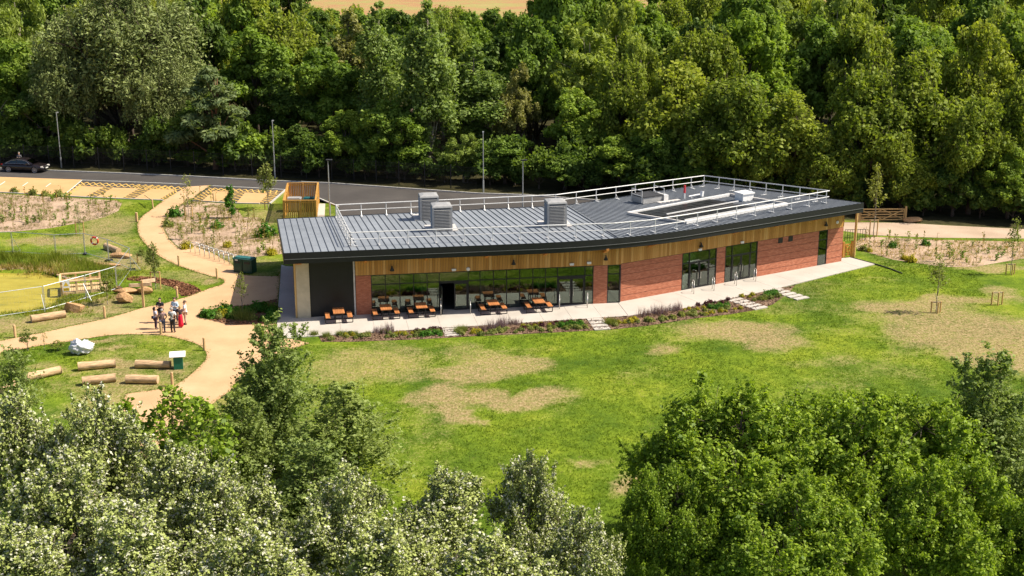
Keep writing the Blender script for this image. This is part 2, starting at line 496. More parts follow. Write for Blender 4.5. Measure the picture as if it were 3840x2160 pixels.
DRY = [((15.81, 82.25), 4.0, 2.4, .8), ((28.20, 86.69), 5.0, 2.6, .85), ((30.52, 80.59), 5.0, 3.6, .9), ((19.65, 88.12), 3.0, 1.2, .5), ((-8.76, 76.54), 4.42, 4.39, 0.69), ((-9.48, 75.25), 2.86, 1.83, 0.62), ((-2.78, 79.23), 2.60, 2.44, 0.56), ((0.34, 77.33), 4.2, 2.8, .85), ((-1.81, 75.51), 3.90, 1.95, 0.90),
       ((-3.35, 71.39), 1.95, 2.44, 1.01), ((0.72, 70.82), 3.90, 2.07, 1.05), ((-2.52, 68.51), 1.17, 2.07, 1.05), ((4.92, 58.81), 1.30, 1.59, 1.01),
       ((2.20, 61.52), 0.91, 0.98, 0.78), ((3.50, 61.88), 1.30, 0.61, 0.56), ((-5.48, 70.48), 0.91, 0.85, 0.78), ((9.29, 80.07), 2.08, 1.95, 0.84),
       ((15.90, 82.58), 4.8, 2.8, .95), ((12.75, 80.91), 1.6, 1.2, .5), ((30.68, 82.58), 5.98, 5.37, 0.95), ((27.20, 88.97), 4.16, 2.44, 0.95),
       ((35.92, 91.99), 3.38, 1.95, 0.78), ((32.08, 78.51), 3.90, 3.66, 1.05), ((20.29, 77.74), 2.86, 1.95, 0.56), ((37.81, 99.37), 4.42, 1.22, 0.90), ((28.53, 96.30), 2.60, 1.10, 0.67), ((30.48, 89.82), 4.42, 1.46, 0.90),
       ((-3.19, 59.47), 1.30, 0.98, 0.45), ((-5.27, 64.27), 1.30, 0.73, 0.39), ((7.97, 92.51), 3.90, 0.73, 0.45),
       ((-32.98, 84.20), 8.0, 1.6, .9), ((-28.06, 89.93), 3.0, 1.8, .9), ((-29.30, 87.36), 4.0, 1.6, .9), ((-30.31, 100.01), 3.5, 2.2, .8), ((-36.53, 108.49), 6.0, 2.2, .8), ((-22.66, 78.47), 2.0, 1.0, .5), ((-25.23, 74.08), 2.5, 1.0, .5), ((-29.22, 89.93), 2.60, 1.46, 0.84), ((-32.01, 84.56), 6.50, 1.59, 0.84), ((-30.11, 88.14), 3.12, 1.71, 0.84), ((-38.75, 107.96), 4.16, 1.95, 0.95), ((-29.87, 100.75), 3.38, 1.59, 0.84),
       ((-32.83, 106.56), 2.60, 2.44, 0.56), ((-33.74, 83.31), 5.20, 1.22, 0.78), ((-27.59, 90.34), 2.34, 1.95, 0.67),
       ((-24.11, 76.70), 1.56, 1.22, 1.05), ((-20.23, 76.50), 1.17, 1.83, 0.95), ((-24.44, 79.69), 1.17, 0.61, 0.90), ((-26.47, 81.38), 1.82, 0.61, 0.90),
       ((-23.53, 73.36), 0.78, 0.73, 0.90), ((-20.83, 73.36), 0.91, 0.73, 0.90), ((-28.73, 77.08), 2.34, 0.98, 0.73), ((-26.94, 75.55), 1.04, 0.73, 0.78), ((-22.26, 95.28), 1.17, 0.85, 1.05), ((-25.63, 97.81), 2.60, 1.83, 0.56),
       ((-36.09, 109.39), 5.20, 2.44, 0.56), ((-22.89, 116.02), 1.95, 1.46, 0.90)]
GREEN = [((7.25, 81.74), 1.3, 6.0, .8), ((6.05, 77.74), 1.4, 2.5, .7), ((21.88, 80.10), 1.6, 3.0, .75), ((20.91, 86.12), 1.2, 2.0, .6), ((28.98, 97.47), 7.0, 1.5, .9), ((4.12, 79.30), 1.6, 1.0, .5), ((-1.00, 82.16), 8.0, .7, .7), ((1.00, 73.40), 1.6, .9, .7)]
def dryness(X, Y):
    X = np.asarray(X, float); Y = np.asarray(Y, float)
    jx = X + (vnoise(X, Y, 1.7) - .5) * 1.6 + (vnoise(X + 40, Y, 0.6) - .5) * .7
    jy = Y + (vnoise(X + 90, Y + 33, 1.7) - .5) * 1.6 + (vnoise(X, Y + 77, 0.6) - .5) * .7
    jx = jx + (vnoise(X + 7, Y + 61, 4.5) - .5) * 3.0; jy = jy + (vnoise(X + 23, Y + 5, 4.5) - .5) * 2.4
    v = (0.42 + .36 * (X < -15.5) * (Y > 62)) * np.clip((vnoise(X, Y, 6.0) * .6 + vnoise(X + 15, Y, 2.2) * .4 - .30) / .45, 0, 1)
    v = v * np.clip((Y - 40) / 30, .5, 1)
    for (c, rx, ry, a) in DRY:
        d = np.sqrt(((jx - c[0]) / rx) ** 2 + ((jy - c[1]) / ry) ** 2)
        t = np.clip((1.42 - d) / .95, 0, 1)
        v = np.maximum(v, a * t * t * (3 - 2 * t))
    for (c, rx, ry, a) in GREEN:
        d = np.sqrt(((jx - c[0]) / rx) ** 2 + ((jy - c[1]) / ry) ** 2)
        t = np.clip((1.5 - d) / .8, 0, 1)
        v = v * (1 - a * t * t * (3 - 2 * t))
    return v

# ---- lawn material
m, nt, b = new_mat('lawn')
at = nd(nt, 'ShaderNodeAttribute', attribute_name='dry').outputs['Fac']
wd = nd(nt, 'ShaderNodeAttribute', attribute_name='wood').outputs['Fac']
v = coords(nt, 'Object'); vs_ = coords(nt, 'Object', (1.0, 0.55, 1.0))
n1 = noise(nt, v, 0.16, 3.0, 0.6); n2 = noise(nt, v, 1.1, 4.0, 0.65); n3 = noise(nt, vs_, 7.0, 4.0, 0.75)
g1 = ramp(nt, n1, [(0.34, (0.066, 0.12, 0.010)), (0.52, (0.13, 0.192, 0.013)), (0.68, (0.195, 0.24, 0.020))])
g2 = mixc(nt, 1.0, g1, ramp(nt, n2, [(0.3, (0.66, 0.72, 0.7)), (0.7, (1.3, 1.22, 1.2))]), 'MULTIPLY')
g3 = mixc(nt, 1.0, g2, ramp(nt, n3, [(0.3, (0.6, 0.65, 0.6)), (0.7, (1.35, 1.3, 1.3))]), 'MULTIPLY')
d1 = ramp(nt, n3, [(0.28, (0.15, 0.125, 0.035)), (0.5, (0.305, 0.225, 0.108)), (0.72, (0.45, 0.335, 0.195))])
fac = mth(nt, 'ADD', at, mth(nt, 'MULTIPLY', mth(nt, 'SUBTRACT', n3, 0.5), 1.15))
fac = mth(nt, 'ADD', fac, mth(nt, 'MULTIPLY', mth(nt, 'SUBTRACT', n2, 0.5), 0.75))
fac = mth(nt, 'MULTIPLY', mth(nt, 'SUBTRACT', fac, 0.30), 1.55, True)
n4 = noise(nt, v, 2.6, 5.0, 0.7)
speck = mth(nt, 'MULTIPLY', mth(nt, 'SUBTRACT', n4, 0.36), 5.0, True)
fac = mth(nt, 'MULTIPLY', fac, mth(nt, 'ADD', mth(nt, 'MULTIPLY', speck, 0.55), 0.42), True)
c = mixc(nt, fac, g3, d1)
litter = ramp(nt, n2, [(0.3, (0.02, 0.022, 0.008)), (0.7, (0.07, 0.06, 0.025))])  # leaf litter in the wood; on the verge, shade put into the colour
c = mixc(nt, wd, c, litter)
nt.links.new(c, b.inputs['Base Color'])
b.inputs['Roughness'].default_value = 0.95; b.inputs['Specular IOR Level'].default_value = 0.1
bump(nt, b, n3, 0.8, 0.06)
M['lawn'] = m

# ---- the ground: one sheet to the horizon, fine where the camera looks
ax = np.concatenate([[-2600, -1500, -800, -400, -220, -140, -100], np.arange(-75, 62.01, 0.5), [80, 110, 150, 230, 400, 800, 1500, 2600]])
ay = np.concatenate([[-600, -300, -120, -40, 0, 20], np.arange(36, 150.01, 0.5), np.arange(153, 260, 4), [280, 310, 350, 400, 500, 700, 1000, 1600, 2600]])
GX, GY = np.meshgrid(ax, ay)
nx, ny = len(ax), len(ay)
GZ = hill(GX, GY) + (vnoise(GX, GY, 5.0) - .5) * 0.0
pin = inside(POND, GX, GY)
GZ = np.where(pin, -0.75, GZ)
idx = np.arange(nx * ny).reshape(ny, nx)
Fq = np.stack([idx[:-1, :-1], idx[:-1, 1:], idx[1:, 1:], idx[1:, :-1]], -1).reshape(-1, 4)
wood = np.clip((GY - wood_edge(GX) + 3.8) / 1.0, 0, 1) * np.clip((236 - GY) / 6, 0, 1)  # runs past the wood so the verge is painted dark as if shaded
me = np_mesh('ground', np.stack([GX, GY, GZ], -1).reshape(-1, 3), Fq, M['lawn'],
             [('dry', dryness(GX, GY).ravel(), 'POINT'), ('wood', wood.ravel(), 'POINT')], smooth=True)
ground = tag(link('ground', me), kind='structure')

# ---- far field above the wood
bx = np.linspace(-120, 90, 22); by = np.linspace(226, 520, 20)
FX, FY = np.meshgrid(bx, by)
idx = np.arange(FX.size).reshape(FX.shape)
Fq = np.stack([idx[:-1, :-1], idx[:-1, 1:], idx[1:, 1:], idx[1:, :-1]], -1).reshape(-1, 4)
me = np_mesh('field', np.stack([FX, FY, hill(FX, FY) + .05], -1).reshape(-1, 3), Fq, M['field'])
tag(link('field', me), kind='structure')

# ---- pond with duckweed
m, nt, b = new_mat('duckweed_water')
v = coords(nt, 'Object'); vv = coords(nt, 'Object', (0.5, 1.6, 1))
f = noise(nt, vv, 0.9, 5.0, 0.65); f2 = noise(nt, v, 14.0, 2.0, 0.6)
c = ramp(nt, f, [(0.30, (0.22, 0.20, 0.022)), (0.48, (0.34, 0.275, 0.03)), (0.60, (0.36, 0.30, 0.04)), (0.72, (0.46, 0.41, 0.03))])
c = mixc(nt, 1.0, c, ramp(nt, f2, [(0.3, (0.88,) * 3), (0.7, (1.12,) * 3)]), 'MULTIPLY')
nt.links.new(c, b.inputs['Base Color']); b.inputs['Roughness'].default_value = 0.55
bump(nt, b, f2, 0.2, 0.01)
cx0 = sum(p[0] for p in POND) / len(POND); cy0 = sum(p[1] for p in POND) / len(POND)
pond = MB().sheet([(cx0 + (p[0] - cx0) * 1.03, cy0 + (p[1] - cy0) * 1.08) for p in POND], -0.16)
tag(pond.build('pond', m), kind='structure')

tag(MB().sheet([(-44.22, 99.52), (-40.67, 100.25), (-38.09, 100.25), (-35.44, 100.01), (-33.87, 98.31), (-33.02, 96.43), (-33.47, 95.51), (-34.26, 96.43), (-36.94, 98.79), (-38.62, 99.03), (-40.11, 98.79), (-43.62, 98.07)], .010).build('pond_bank', M['soil']), kind='structure')
# ---- asphalt road and car park
FAR = [(-95, 148.6), (-55.90, 140.70), (-50.30, 139.55), (-42.09, 137.98), (-34.01, 136.23), (-24.31, 133.68), (-18.80, 132.64), (-11.62, 130.21), (-3.48, 127.49), (1.26, 126.73), (9.0, 124.0), (18.0, 121.0), (27.0, 118.4)]
NEAR = [(26.0, 112.5), (19.0, 117.6), (4.6, 109.0), (-14.0, 104.6), (-16.50, 121.49), (-17.47, 122.98), (-18.88, 125.17), (-18.0, 124.8), (-22.2, 124.4), (-22.83, 129.20), (-23.25, 122.77), (-24.24, 122.88), (-26.58, 123.08), (-30.18, 123.96), (-31.60, 122.77), (-33.85, 124.29), (-34.15, 124.48), (-38.46, 125.15), (-44.23, 126.34), (-51.18, 128.16), (-80, 127.0), (-95, 130.0)]
tag(MB().sheet(FAR + NEAR, 0.006).build('road', M['asphalt']), kind='structure')
def strip(pts, w, z0, z1, side=0.0):
    """a band of width w along pts"""
    mb = MB()
    for i in range(len(pts) - 1):
        a, b_ = pts[i], pts[i + 1]
        d = nrm2((b_[0] - a[0], b_[1] - a[1])); n = (-d[1], d[0])
        l = side - w / 2; r = side + w / 2
        e = 0.0 if i == 0 else w * .15
        a2 = (a[0] - d[0] * e, a[1] - d[1] * e)
        poly = [(a2[0] + n[0] * l, a2[1] + n[1] * l), (b_[0] + n[0] * l, b_[1] + n[1] * l), (b_[0] + n[0] * r, b_[1] + n[1] * r), (a2[0] + n[0] * r, a2[1] + n[1] * r)]
        dz = 0.0015 * (i % 2)
        if z1 - z0 < 0.02: mb.sheet(poly, z1 + dz)
        else: mb.prism(poly, z0, z1 + dz)
    return mb
tag(strip(FAR, 0.16, -0.05, 0.11, 0.08).build('kerb', M['kerb']), kind='structure')
tag(strip([(-23.25, 122.77), (-22.83, 129.20)], 0.16, -0.05, 0.11).build('kerb', M['kerb']), kind='structure')
tag(strip([(-18.88, 125.17), (-17.47, 122.98), (-16.50, 121.49)], 0.16, -0.05, 0.11).build('kerb', M['kerb']), kind='structure')
tag(strip([(-51.18, 128.16), (-44.23, 126.34), (-38.46, 125.15), (-34.15, 124.48), (-33.85, 124.29)], 0.14, -0.05, 0.09).build('kerb', M['kerb']), kind='structure')
tag(strip([(-30.18, 123.96), (-26.58, 123.08), (-24.24, 122.88)], 0.14, -0.05, 0.09).build('kerb', M['kerb']), kind='structure')

# parking bays in yellow gravel, hatching between them
BAYS = [[(-58.07, 136.91), (-54.21, 136.21), (-45.08, 134.71), (-44.31, 126.54), (-51.33, 128.57), (-54.89, 128.99)],
        [(-44.40, 131.44), (-41.58, 131.01), (-42.01, 126.06), (-44.14, 126.46)],
        [(-40.59, 130.59), (-37.81, 130.16), (-38.18, 125.34), (-40.92, 125.90)],
        [(-36.55, 129.95), (-33.96, 129.53), (-34.38, 124.76), (-37.00, 125.27)],
        [(-30.02, 128.89), (-27.64, 128.55), (-28.46, 123.72), (-30.09, 124.16)],
        [(-26.69, 128.20), (-24.26, 127.69), (-24.32, 123.08), (-26.56, 123.24)]]
for q in BAYS: tag(MB().sheet(q, 0.014).build('parking_bay', M['bay']), kind='structure')
def lerp(a, b_, t): return tuple(a[i] + (b_[i] - a[i]) * t for i in range(len(a)))
tag(strip([(-45.03, 134.53), (-40.05, 133.68), (-35.27, 132.75), (-33.55, 132.31)], 0.10, 0, 0.012).build('lane_marking', M['paint']), kind='structure')
tag(strip([(-30.85, 131.63), (-26.87, 130.74), (-22.96, 129.68)], 0.10, 0, 0.012).build('lane_marking', M['paint']), kind='structure')
tag(strip([(-44.96, 134.39), (-44.36, 126.74)], 0.10, 0, 0.018).build('lane_marking', M['paint']), kind='structure')
for k in range(3):
    a0 = lerp((-52.74, 133.72), (-47.68, 132.84), k / 2.0); b0 = lerp((-52.28, 128.16), (-47.32, 127.55), k / 2.0)
    tag(strip([a0, lerp(a0, b0, .35)], 0.10, 0, 0.018).build('lane_marking', M['paint']), kind='structure')
def lattice(p0, p1, q0, q1, n, z):
    """crossed zigzag lines in the band between p0-p1 and q0-q1"""
    mb = MB()
    for ph in (0, 1):
        pts = []
        for k in range(n + 1):
            t = k / n
            pts.append(lerp(p0, p1, t) if (k + ph) % 2 == 0 else lerp(q0, q1, t))
        s = strip(pts, 0.13, 0, z + ph * 0.003)
        mb.add(s.v, s.f)
    return mb
for k, (p0, p1, q0, q1, n) in enumerate([
        ((-44.79, 133.50), (-34.82, 131.44), (-44.45, 131.74), (-34.50, 129.82), 14), ((-38.88, 131.86), (-33.36, 130.96), (-38.38, 130.07), (-33.15, 129.20), 8),
        ((-44.66, 132.40), (-44.38, 126.74), (-43.88, 131.87), (-43.85, 126.46), 5), ((-41.63, 130.88), (-41.97, 126.06), (-40.53, 130.67), (-41.09, 125.90), 6),
        ((-37.81, 130.03), (-38.27, 125.34), (-36.53, 130.03), (-37.08, 125.27), 6), ((-33.99, 129.49), (-34.38, 124.76), (-33.30, 128.33), (-33.81, 124.77), 6),
        ((-30.87, 130.51), (-22.98, 128.98), (-30.31, 129.20), (-23.54, 127.60), 12), ((-30.72, 129.85), (-31.31, 124.77), (-29.99, 128.98), (-30.16, 124.29), 6),
        ((-27.67, 128.46), (-28.50, 123.72), (-26.64, 128.20), (-26.62, 123.28), 5), ((-24.34, 127.69), (-24.38, 123.16), (-23.19, 127.90), (-23.32, 123.16), 6)]):
    tag(lattice(p0, p1, q0, q1, n, 0.018).build('hatch_marking', M['tanpaint']), kind='structure')

# ---- gravel path
PATH = [(-33.13, 131.05), (-33.55, 127.90), (-33.88, 124.57), (-33.93, 121.01), (-34.09, 117.89), (-33.89, 115.66), (-33.53, 113.92), (-32.73, 111.23), (-31.99, 109.29), (-31.14, 107.42), (-30.01, 105.15), (-28.64, 102.84), (-27.32, 101.02), (-26.33, 99.85), (-24.69, 98.21), (-23.32, 97.00), (-22.35, 96.29), (-21.91, 95.74), (-21.76, 95.18), (-21.80, 94.52),
        (-21.82, 94.61), (-22.01, 94.16), (-22.41, 93.71), (-22.91, 92.67), (-23.69, 91.15), (-24.30, 90.36), (-24.81, 89.69), (-26.17, 88.44), (-27.27, 86.86),
        (-28.01, 85.89), (-29.31, 84.71), (-30.96, 83.10), (-32.21, 82.06), (-33.43, 81.04), (-34.64, 80.08),
        (-34.43, 76.89), (-32.96, 78.07), (-32.48, 78.51), (-31.70, 79.08), (-30.54, 80.07), (-29.06, 80.85), (-27.94, 81.56), (-26.71, 82.21), (-25.42, 82.45), (-24.25, 82.43), (-23.18, 82.25), (-22.17, 81.77), (-20.95, 80.91), (-20.16, 80.11), (-19.64, 79.28), (-19.30, 78.27), (-19.18, 77.38), (-19.21, 76.50), (-19.33, 75.37), (-19.50, 74.26), (-19.72, 73.36), (-19.97, 72.62), (-20.30, 72.27), (-21.48, 71.70), (-22.40, 71.33),
        (-22.14, 68.98), (-21.76, 66.83), (-21.31, 64.79), (-20.65, 61.64), (-20.01, 56.95), (-19.66, 51.36), (-16.72, 51.36), (-17.36, 56.95), (-18.04, 62.15), (-17.82, 66.77), (-16.99, 69.97), (-16.35, 72.18),
        (-16.55, 72.50), (-16.17, 74.22), (-15.45, 76.83), (-14.43, 78.96), (-13.56, 80.11), (-13.17, 80.60), (-14.41, 81.43), (-15.61, 81.66),
        (-16.04, 84.53), (-18.00, 97.81), (-18.01, 96.85), (-19.90, 96.97), (-20.72, 97.23), (-21.41, 98.13), (-21.82, 99.28), (-22.35, 100.63), (-24.32, 103.60), (-26.46, 106.18), (-27.20, 106.18),
        (-27.00, 105.60), (-27.52, 105.30), (-28.37, 106.65), (-29.32, 108.66), (-30.23, 110.91), (-31.04, 113.24), (-31.47, 115.14), (-31.68, 116.91), (-31.75, 119.30), (-31.68, 121.01), (-31.60, 122.77), (-31.24, 125.59), (-31.14, 128.55), (-30.86, 131.77)]
tag(MB().sheet(PATH, 0.022).build('path', M['path']), kind='structure')

# ---- planting beds and mulch
BEDS = [('planting_bed', 'soil', [(-31.58, 120.44), (-31.82, 122.96), (-30.69, 123.96), (-28.85, 123.36), (-27.10, 122.77), (-25.87, 120.44), (-24.71, 117.09), (-23.25, 117.09), (-21.71, 113.92), (-19.71, 108.66), (-18.61, 103.84), (-21.07, 102.69), (-23.31, 103.12), (-25.75, 105.30), (-27.11, 106.05), (-27.59, 105.60), (-28.44, 106.96), (-29.40, 108.98), (-30.31, 111.23), (-31.05, 113.41), (-31.59, 116.73)], .012),
        ('planting_bed', 'soil', [(-55.57, 128.57), (-50.94, 127.55), (-44.06, 125.82), (-38.40, 124.37), (-37.52, 123.02), (-36.93, 119.87), (-37.38, 117.38), (-38.96, 114.99), (-40.91, 112.85), (-43.76, 111.41), (-48.26, 110.63)], .012),
        ('planting_bed', 'soil', [(28.86, 107.05), (29.92, 108.99), (31.22, 109.59), (35.40, 108.60), (43.51, 107.82), (46.27, 107.43), (44.34, 102.63), (41.43, 102.28), (36.62, 99.71), (34.41, 99.61), (32.17, 100.89), (30.70, 101.93), (29.63, 103.63), (28.74, 105.09)], .012),
        ('mulch_bed', 'mulch', [(-21.93, 86.68), (-21.49, 87.46), (-20.94, 88.12), (-20.33, 88.93), (-19.55, 88.93), (-18.67, 89.25), (-17.84, 89.89), (-16.97, 90.58), (-16.06, 84.78), (-17.24, 84.58), (-18.50, 84.48), (-19.43, 84.65), (-20.68, 85.53)], .030),
        ('mulch_patch', 'chip', [(-29.51, 96.37), (-28.61, 96.78), (-27.14, 96.37), (-25.80, 95.75), (-24.37, 94.67), (-23.58, 93.77), (-22.98, 92.79), (-23.47, 91.57), (-24.08, 91.43), (-24.49, 92.29), (-25.31, 93.77), (-26.57, 94.82), (-28.24, 95.44), (-29.25, 95.75)], .012)]
for n_, mt, poly, z in BEDS: tag(MB().sheet(poly, z).build(n_, M[mt]), kind='structure')

# stone track on the right
tag(MB().sheet([(24.5, 117.5), (29.97, 115.02), (32.37, 115.02), (35.32, 114.89), (38.97, 113.85), (45.26, 112.45), (53.31, 110.59), (51.71, 107.05), (43.96, 108.99), (36.55, 109.27), (31.38, 110.19), (29.17, 111.74), (26.0, 111.5)], 0.012).build('track', M['track']), kind='structure')

# ================================================================ the visitor building
A0 = (-10.793, 86.654); AL = math.radians(9.207)
C0 = (7.783, 89.882); AR = math.radians(31.341)
def frame_of(wing): return (A0, AL) if wing == 'L' else (C0, AR)
def fp(wing, s, w, z=None):
    """point on a wing: s along the facade, w out towards the lawn"""
    o, a = frame_of(wing)
    p = (o[0] + s * math.cos(a) + w * math.sin(a), o[1] + s * math.sin(a) - w * math.cos(a))
    return p if z is None else (p[0], p[1], z)

centre = thing('visitor_building', 'single storey brick and timber visitor building with bent grey standing seam roof', 'building', (A0[0], A0[1], 0))
def fbox(mb, wing, s0, s1, w0, w1, z0, z1):
    o, a = frame_of(wing)
    c = fp(wing, (s0 + s1) / 2, (w0 + w1) / 2, (z0 + z1) / 2)
    mb.box(c, (abs(s1 - s0), abs(w1 - w0), z1 - z0), a)
    return mb
def brick(name, wing, s0, s1, w0, w1, z0, z1, bands=(), parent=centre):
    """brick wall panel, stacked between recessed courses, with running UVs"""
    cuts = [z0]
    for z in bands:
        if z0 < z < z1: cuts += [z, z + 0.045]
    cuts.append(z1)
    mb = MB()
    for i in range(0, len(cuts), 2):
        fbox(mb, wing, s0, s1, w0, w1, cuts[i], cuts[i + 1])
        if i + 2 < len(cuts): fbox(mb, wing, s0 + .004, s1 - .004, w0, w1 - 0.022, cuts[i + 1], cuts[i + 2])
    o = mb.build(name, M['brick'], parent)
    me = o.data; uvl = me.uv_layers.new(name='UVMap')
    fo, a = frame_of(wing); base = base_of(parent)
    for poly in me.polygons:
        for li in poly.loop_indices:
            p = me.vertices[me.loops[li].vertex_index].co
            dx, dy = p.x + base.x - fo[0], p.y + base.y - fo[1]
            s = dx * math.cos(a) + dy * math.sin(a); w = dx * math.sin(a) - dy * math.cos(a)
            uvl.data[li].uv = (s + w, p.z)
    return o

# ---- terrace of cast slabs
terr_poly = [(-15.48, 81.39), (-13.29, 81.93), (-4.65, 83.75), (-2.13, 84.27), (8.04, 86.48), (12.03, 88.25), (15.64, 90.6), (19.3, 93.04), (28.83, 100.31), (27.38, 102.49), fp('R', 21.5, -1.0), fp('R', 0, -1.5), fp('L', -3.3, -1.5), (-16.6, 98.5), (-18.31, 100.2)]
terrace = tag(MB().prism(terr_poly, -0.1, 0.035).build('terrace', M['kerb']), kind='structure')
def clip(poly, px, py, nx_, ny_):
    out = []
    n = len(poly)
    for i in range(n):
        a, b_ = poly[i], poly[(i + 1) % n]
        da = (a[0] - px) * nx_ + (a[1] - py) * ny_; db = (b_[0] - px) * nx_ + (b_[1] - py) * ny_
        if da >= 0: out.append(a)
        if (da >= 0) != (db >= 0):
            t = da / (da - db); out.append((a[0] + (b_[0] - a[0]) * t, a[1] + (b_[1] - a[1]) * t))
    return out
def band_polys(poly, o, d, cuts, gap=0.008):
    res = []
    for i in range(len(cuts) - 1):
        p = clip(poly, o[0] + d[0] * (cuts[i] + gap), o[1] + d[1] * (cuts[i] + gap), d[0], d[1])
        if len(p) >= 3: p = clip(p, o[0] + d[0] * (cuts[i + 1] - gap), o[1] + d[1] * (cuts[i + 1] - gap), -d[0], -d[1])
        if len(p) >= 3: res.append(p)
    return res
eL = (math.cos(AL), math.sin(AL)); eR = (math.cos(AR), math.sin(AR))
bis = nrm2((eL[0] + eR[0], eL[1] + eR[1]))

left_t = [(-15.48, 81.39), (-13.29, 81.93), (-4.65, 83.75), (-2.13, 84.27), (8.04, 86.48), fp('L', 18.6, -.3), fp('L', -5.4, -.3)]
right_t = [(8.07, 86.50), (12.03, 88.25), (15.64, 90.6), (19.3, 93.04), (28.83, 100.31), (27.38, 102.49), fp('R', 21.5, -.3), fp('L', 18.65, -.3)]
side_t = [fp('L', -5.42, -.32), fp('L', -4.15, -.32), (-16.9, 99.5), (-18.25, 99.8)]
for poly, o_, d_, cuts in ((left_t, A0, eL, [-6, -3.4, -1.2, 1.05, 3.3, 5.5, 8.0, 10.4, 12.6, 14.6, 16.7, 20]), (right_t, C0, eR, [-6, 2.4, 4.7, 7.1, 9.5, 12.0, 14.4, 16.9, 19.3, 21.7, 26]),
                             (side_t, A0, (-eL[1], eL[0]), [0, 2.6, 5.2, 7.8, 10.4, 14])):
    for p in band_polys(poly, o_, d_, cuts):
        MB().prism(p, 0.02, 0.058 + rnd.uniform(-.002, .002)).build('slab', M['concrete'], terrace)

# ---- floor, inner walls, ceiling, columns: what the glass lets one see
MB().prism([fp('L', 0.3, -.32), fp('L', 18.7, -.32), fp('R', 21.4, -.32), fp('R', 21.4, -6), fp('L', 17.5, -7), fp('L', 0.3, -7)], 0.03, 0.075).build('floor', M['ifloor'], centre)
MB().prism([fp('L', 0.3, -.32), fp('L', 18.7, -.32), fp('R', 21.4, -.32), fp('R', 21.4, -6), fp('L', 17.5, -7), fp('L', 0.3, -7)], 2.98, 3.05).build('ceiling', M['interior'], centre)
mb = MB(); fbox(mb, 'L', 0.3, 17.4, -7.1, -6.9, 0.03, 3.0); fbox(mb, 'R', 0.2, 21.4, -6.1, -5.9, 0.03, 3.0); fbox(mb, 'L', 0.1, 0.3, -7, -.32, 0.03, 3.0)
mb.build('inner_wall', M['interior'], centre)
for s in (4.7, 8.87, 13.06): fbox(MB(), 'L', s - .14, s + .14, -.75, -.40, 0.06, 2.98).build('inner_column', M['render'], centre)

# ---- brick piers and walls
BR = (.45, .975, 1.5, 2.025, 2.475)
brick('brick_wall', 'L', 0.02, 1.06, -.32, 0, 0.05, 2.86)
brick('brick_wall', 'L', 16.80, 17.80, -.32, 0, 0.05, 2.86)
brick('brick_wall', 'R', 0.0, 5.52, -.32, 0, 0.05, 2.86, BR)
brick('brick_wall', 'R', 8.80, 9.62, -.32, 0, 0.05, 2.86, BR)
brick('brick_wall', 'R', 12.82, 19.13, -.32, 0, 0.05, 2.86, BR)
brick('brick_wall', 'R', 20.10, 21.78, -.32, 0, 0.05, 2.86, BR)
# lintel course and trim shadow gap below the cladding
mb = MB(); fbox(mb, 'L', -.06, 18.70, -.28, -.02, 2.861, 2.93); fbox(mb, 'R', .05, 21.74, -.28, -.02, 2.861, 2.93)
mb.build('lintel', M['frame'], centre)
mb = MB(); fbox(mb, 'L', -.13, -.02, -.32, .05, .05, 4.28); mb.build('corner_trim', M['flash'], centre)
fbox(MB(), 'L', -3.12, -.14, -.25, -.05, .05, 4.28).build('dark_panel', M['dark'], centre)
mb = MB()
for k in range(12): fbox(mb, 'L', -3.08 + k * .245, -3.06 + k * .245, -.05, -.035, .08, 4.25)
mb.build('panel_rib', M['fascia'], centre)
fbox(MB(), 'L', -4.02, -3.13, -.55, .12, .05, 4.27).build('entrance_column', M['render'], centre)
fbox(MB(), 'L', -4.16, -4.03, -.5, .06, .05, 4.27).build('timber_post', M['glulam'], centre)
fbox(MB(), 'L', -4.25, -4.02, -6.0, -5.6, .05, 4.0).build('rear_post', M['dark'], centre)
# outer walls that close the building
def wall_between(a, b_, za, zb, name):
    a = Vector((a[0], a[1], 0)); b_ = Vector((b_[0], b_[1], 0)); d = (b_ - a).normalized(); n = Vector((d.y, -d.x, 0)) * .3
    mb = MB().prism([(a.x, a.y), (b_.x, b_.y), (b_.x + n.x, b_.y + n.y), (a.x + n.x, a.y + n.y)], .04, [za, zb, zb, za])
    o = mb.build(name, M['brick'], centre)
    uvl = o.data.uv_layers.new(name='UVMap')
    for poly in o.data.polygons:
        for li in poly.loop_indices:
            p = o.data.vertices[o.data.loops[li].vertex_index].co
            uvl.data[li].uv = (p.x * d.x + p.y * d.y, p.z)
RBL = (-18.53, 100.77); RBM = (4.49, 105.82); RBR = (17.64, 114.85)
wb_l = (RBL[0] + 1.6, RBL[1] - 1.1); wb_m = (RBM[0] + .25, RBM[1] - 1.3); wb_r = (RBR[0] + .5, RBR[1] - 1.6)
wall_between(fp('L', -3.6, -.6), wb_l, 4.15, 3.2, 'side_wall')
wall_between(wb_l, wb_m, 3.2, 3.2, 'back_wall')
wall_between(wb_m, wb_r, 3.2, 3.2, 'back_wall')
wall_between(wb_r, fp('R', 21.76, -.34), 3.2, 4.2, 'side_wall')

# ---- timber cladding, board by board
mb = MB(); fbox(mb, 'L', -.02, 18.66, -.30, -.03, 2.935, 4.30); fbox(mb, 'R', .06, 21.76, -.30, -.03, 2.935, 4.30)
cladding = mb.build('timber_cladding', M['frame'], centre)
bmesh_v = []
for t in (.030, .038, .047):
    bmesh_v.append(MB().box((0, 0, 0), (.176, t, 1.40)).mesh('board', M['cedar']))
for wing, n, s0 in (('L', 99, .02), ('R', 114, .10)):
    o_, a_ = frame_of(wing)
    for k in range(n):
        s = s0 + (k + .5) * .1895
        p = fp(wing, s, -.01)
        bo = link('board', rnd.choice(bmesh_v), cladding, (p[0] - A0[0], p[1] - A0[1], 3.585), a_)
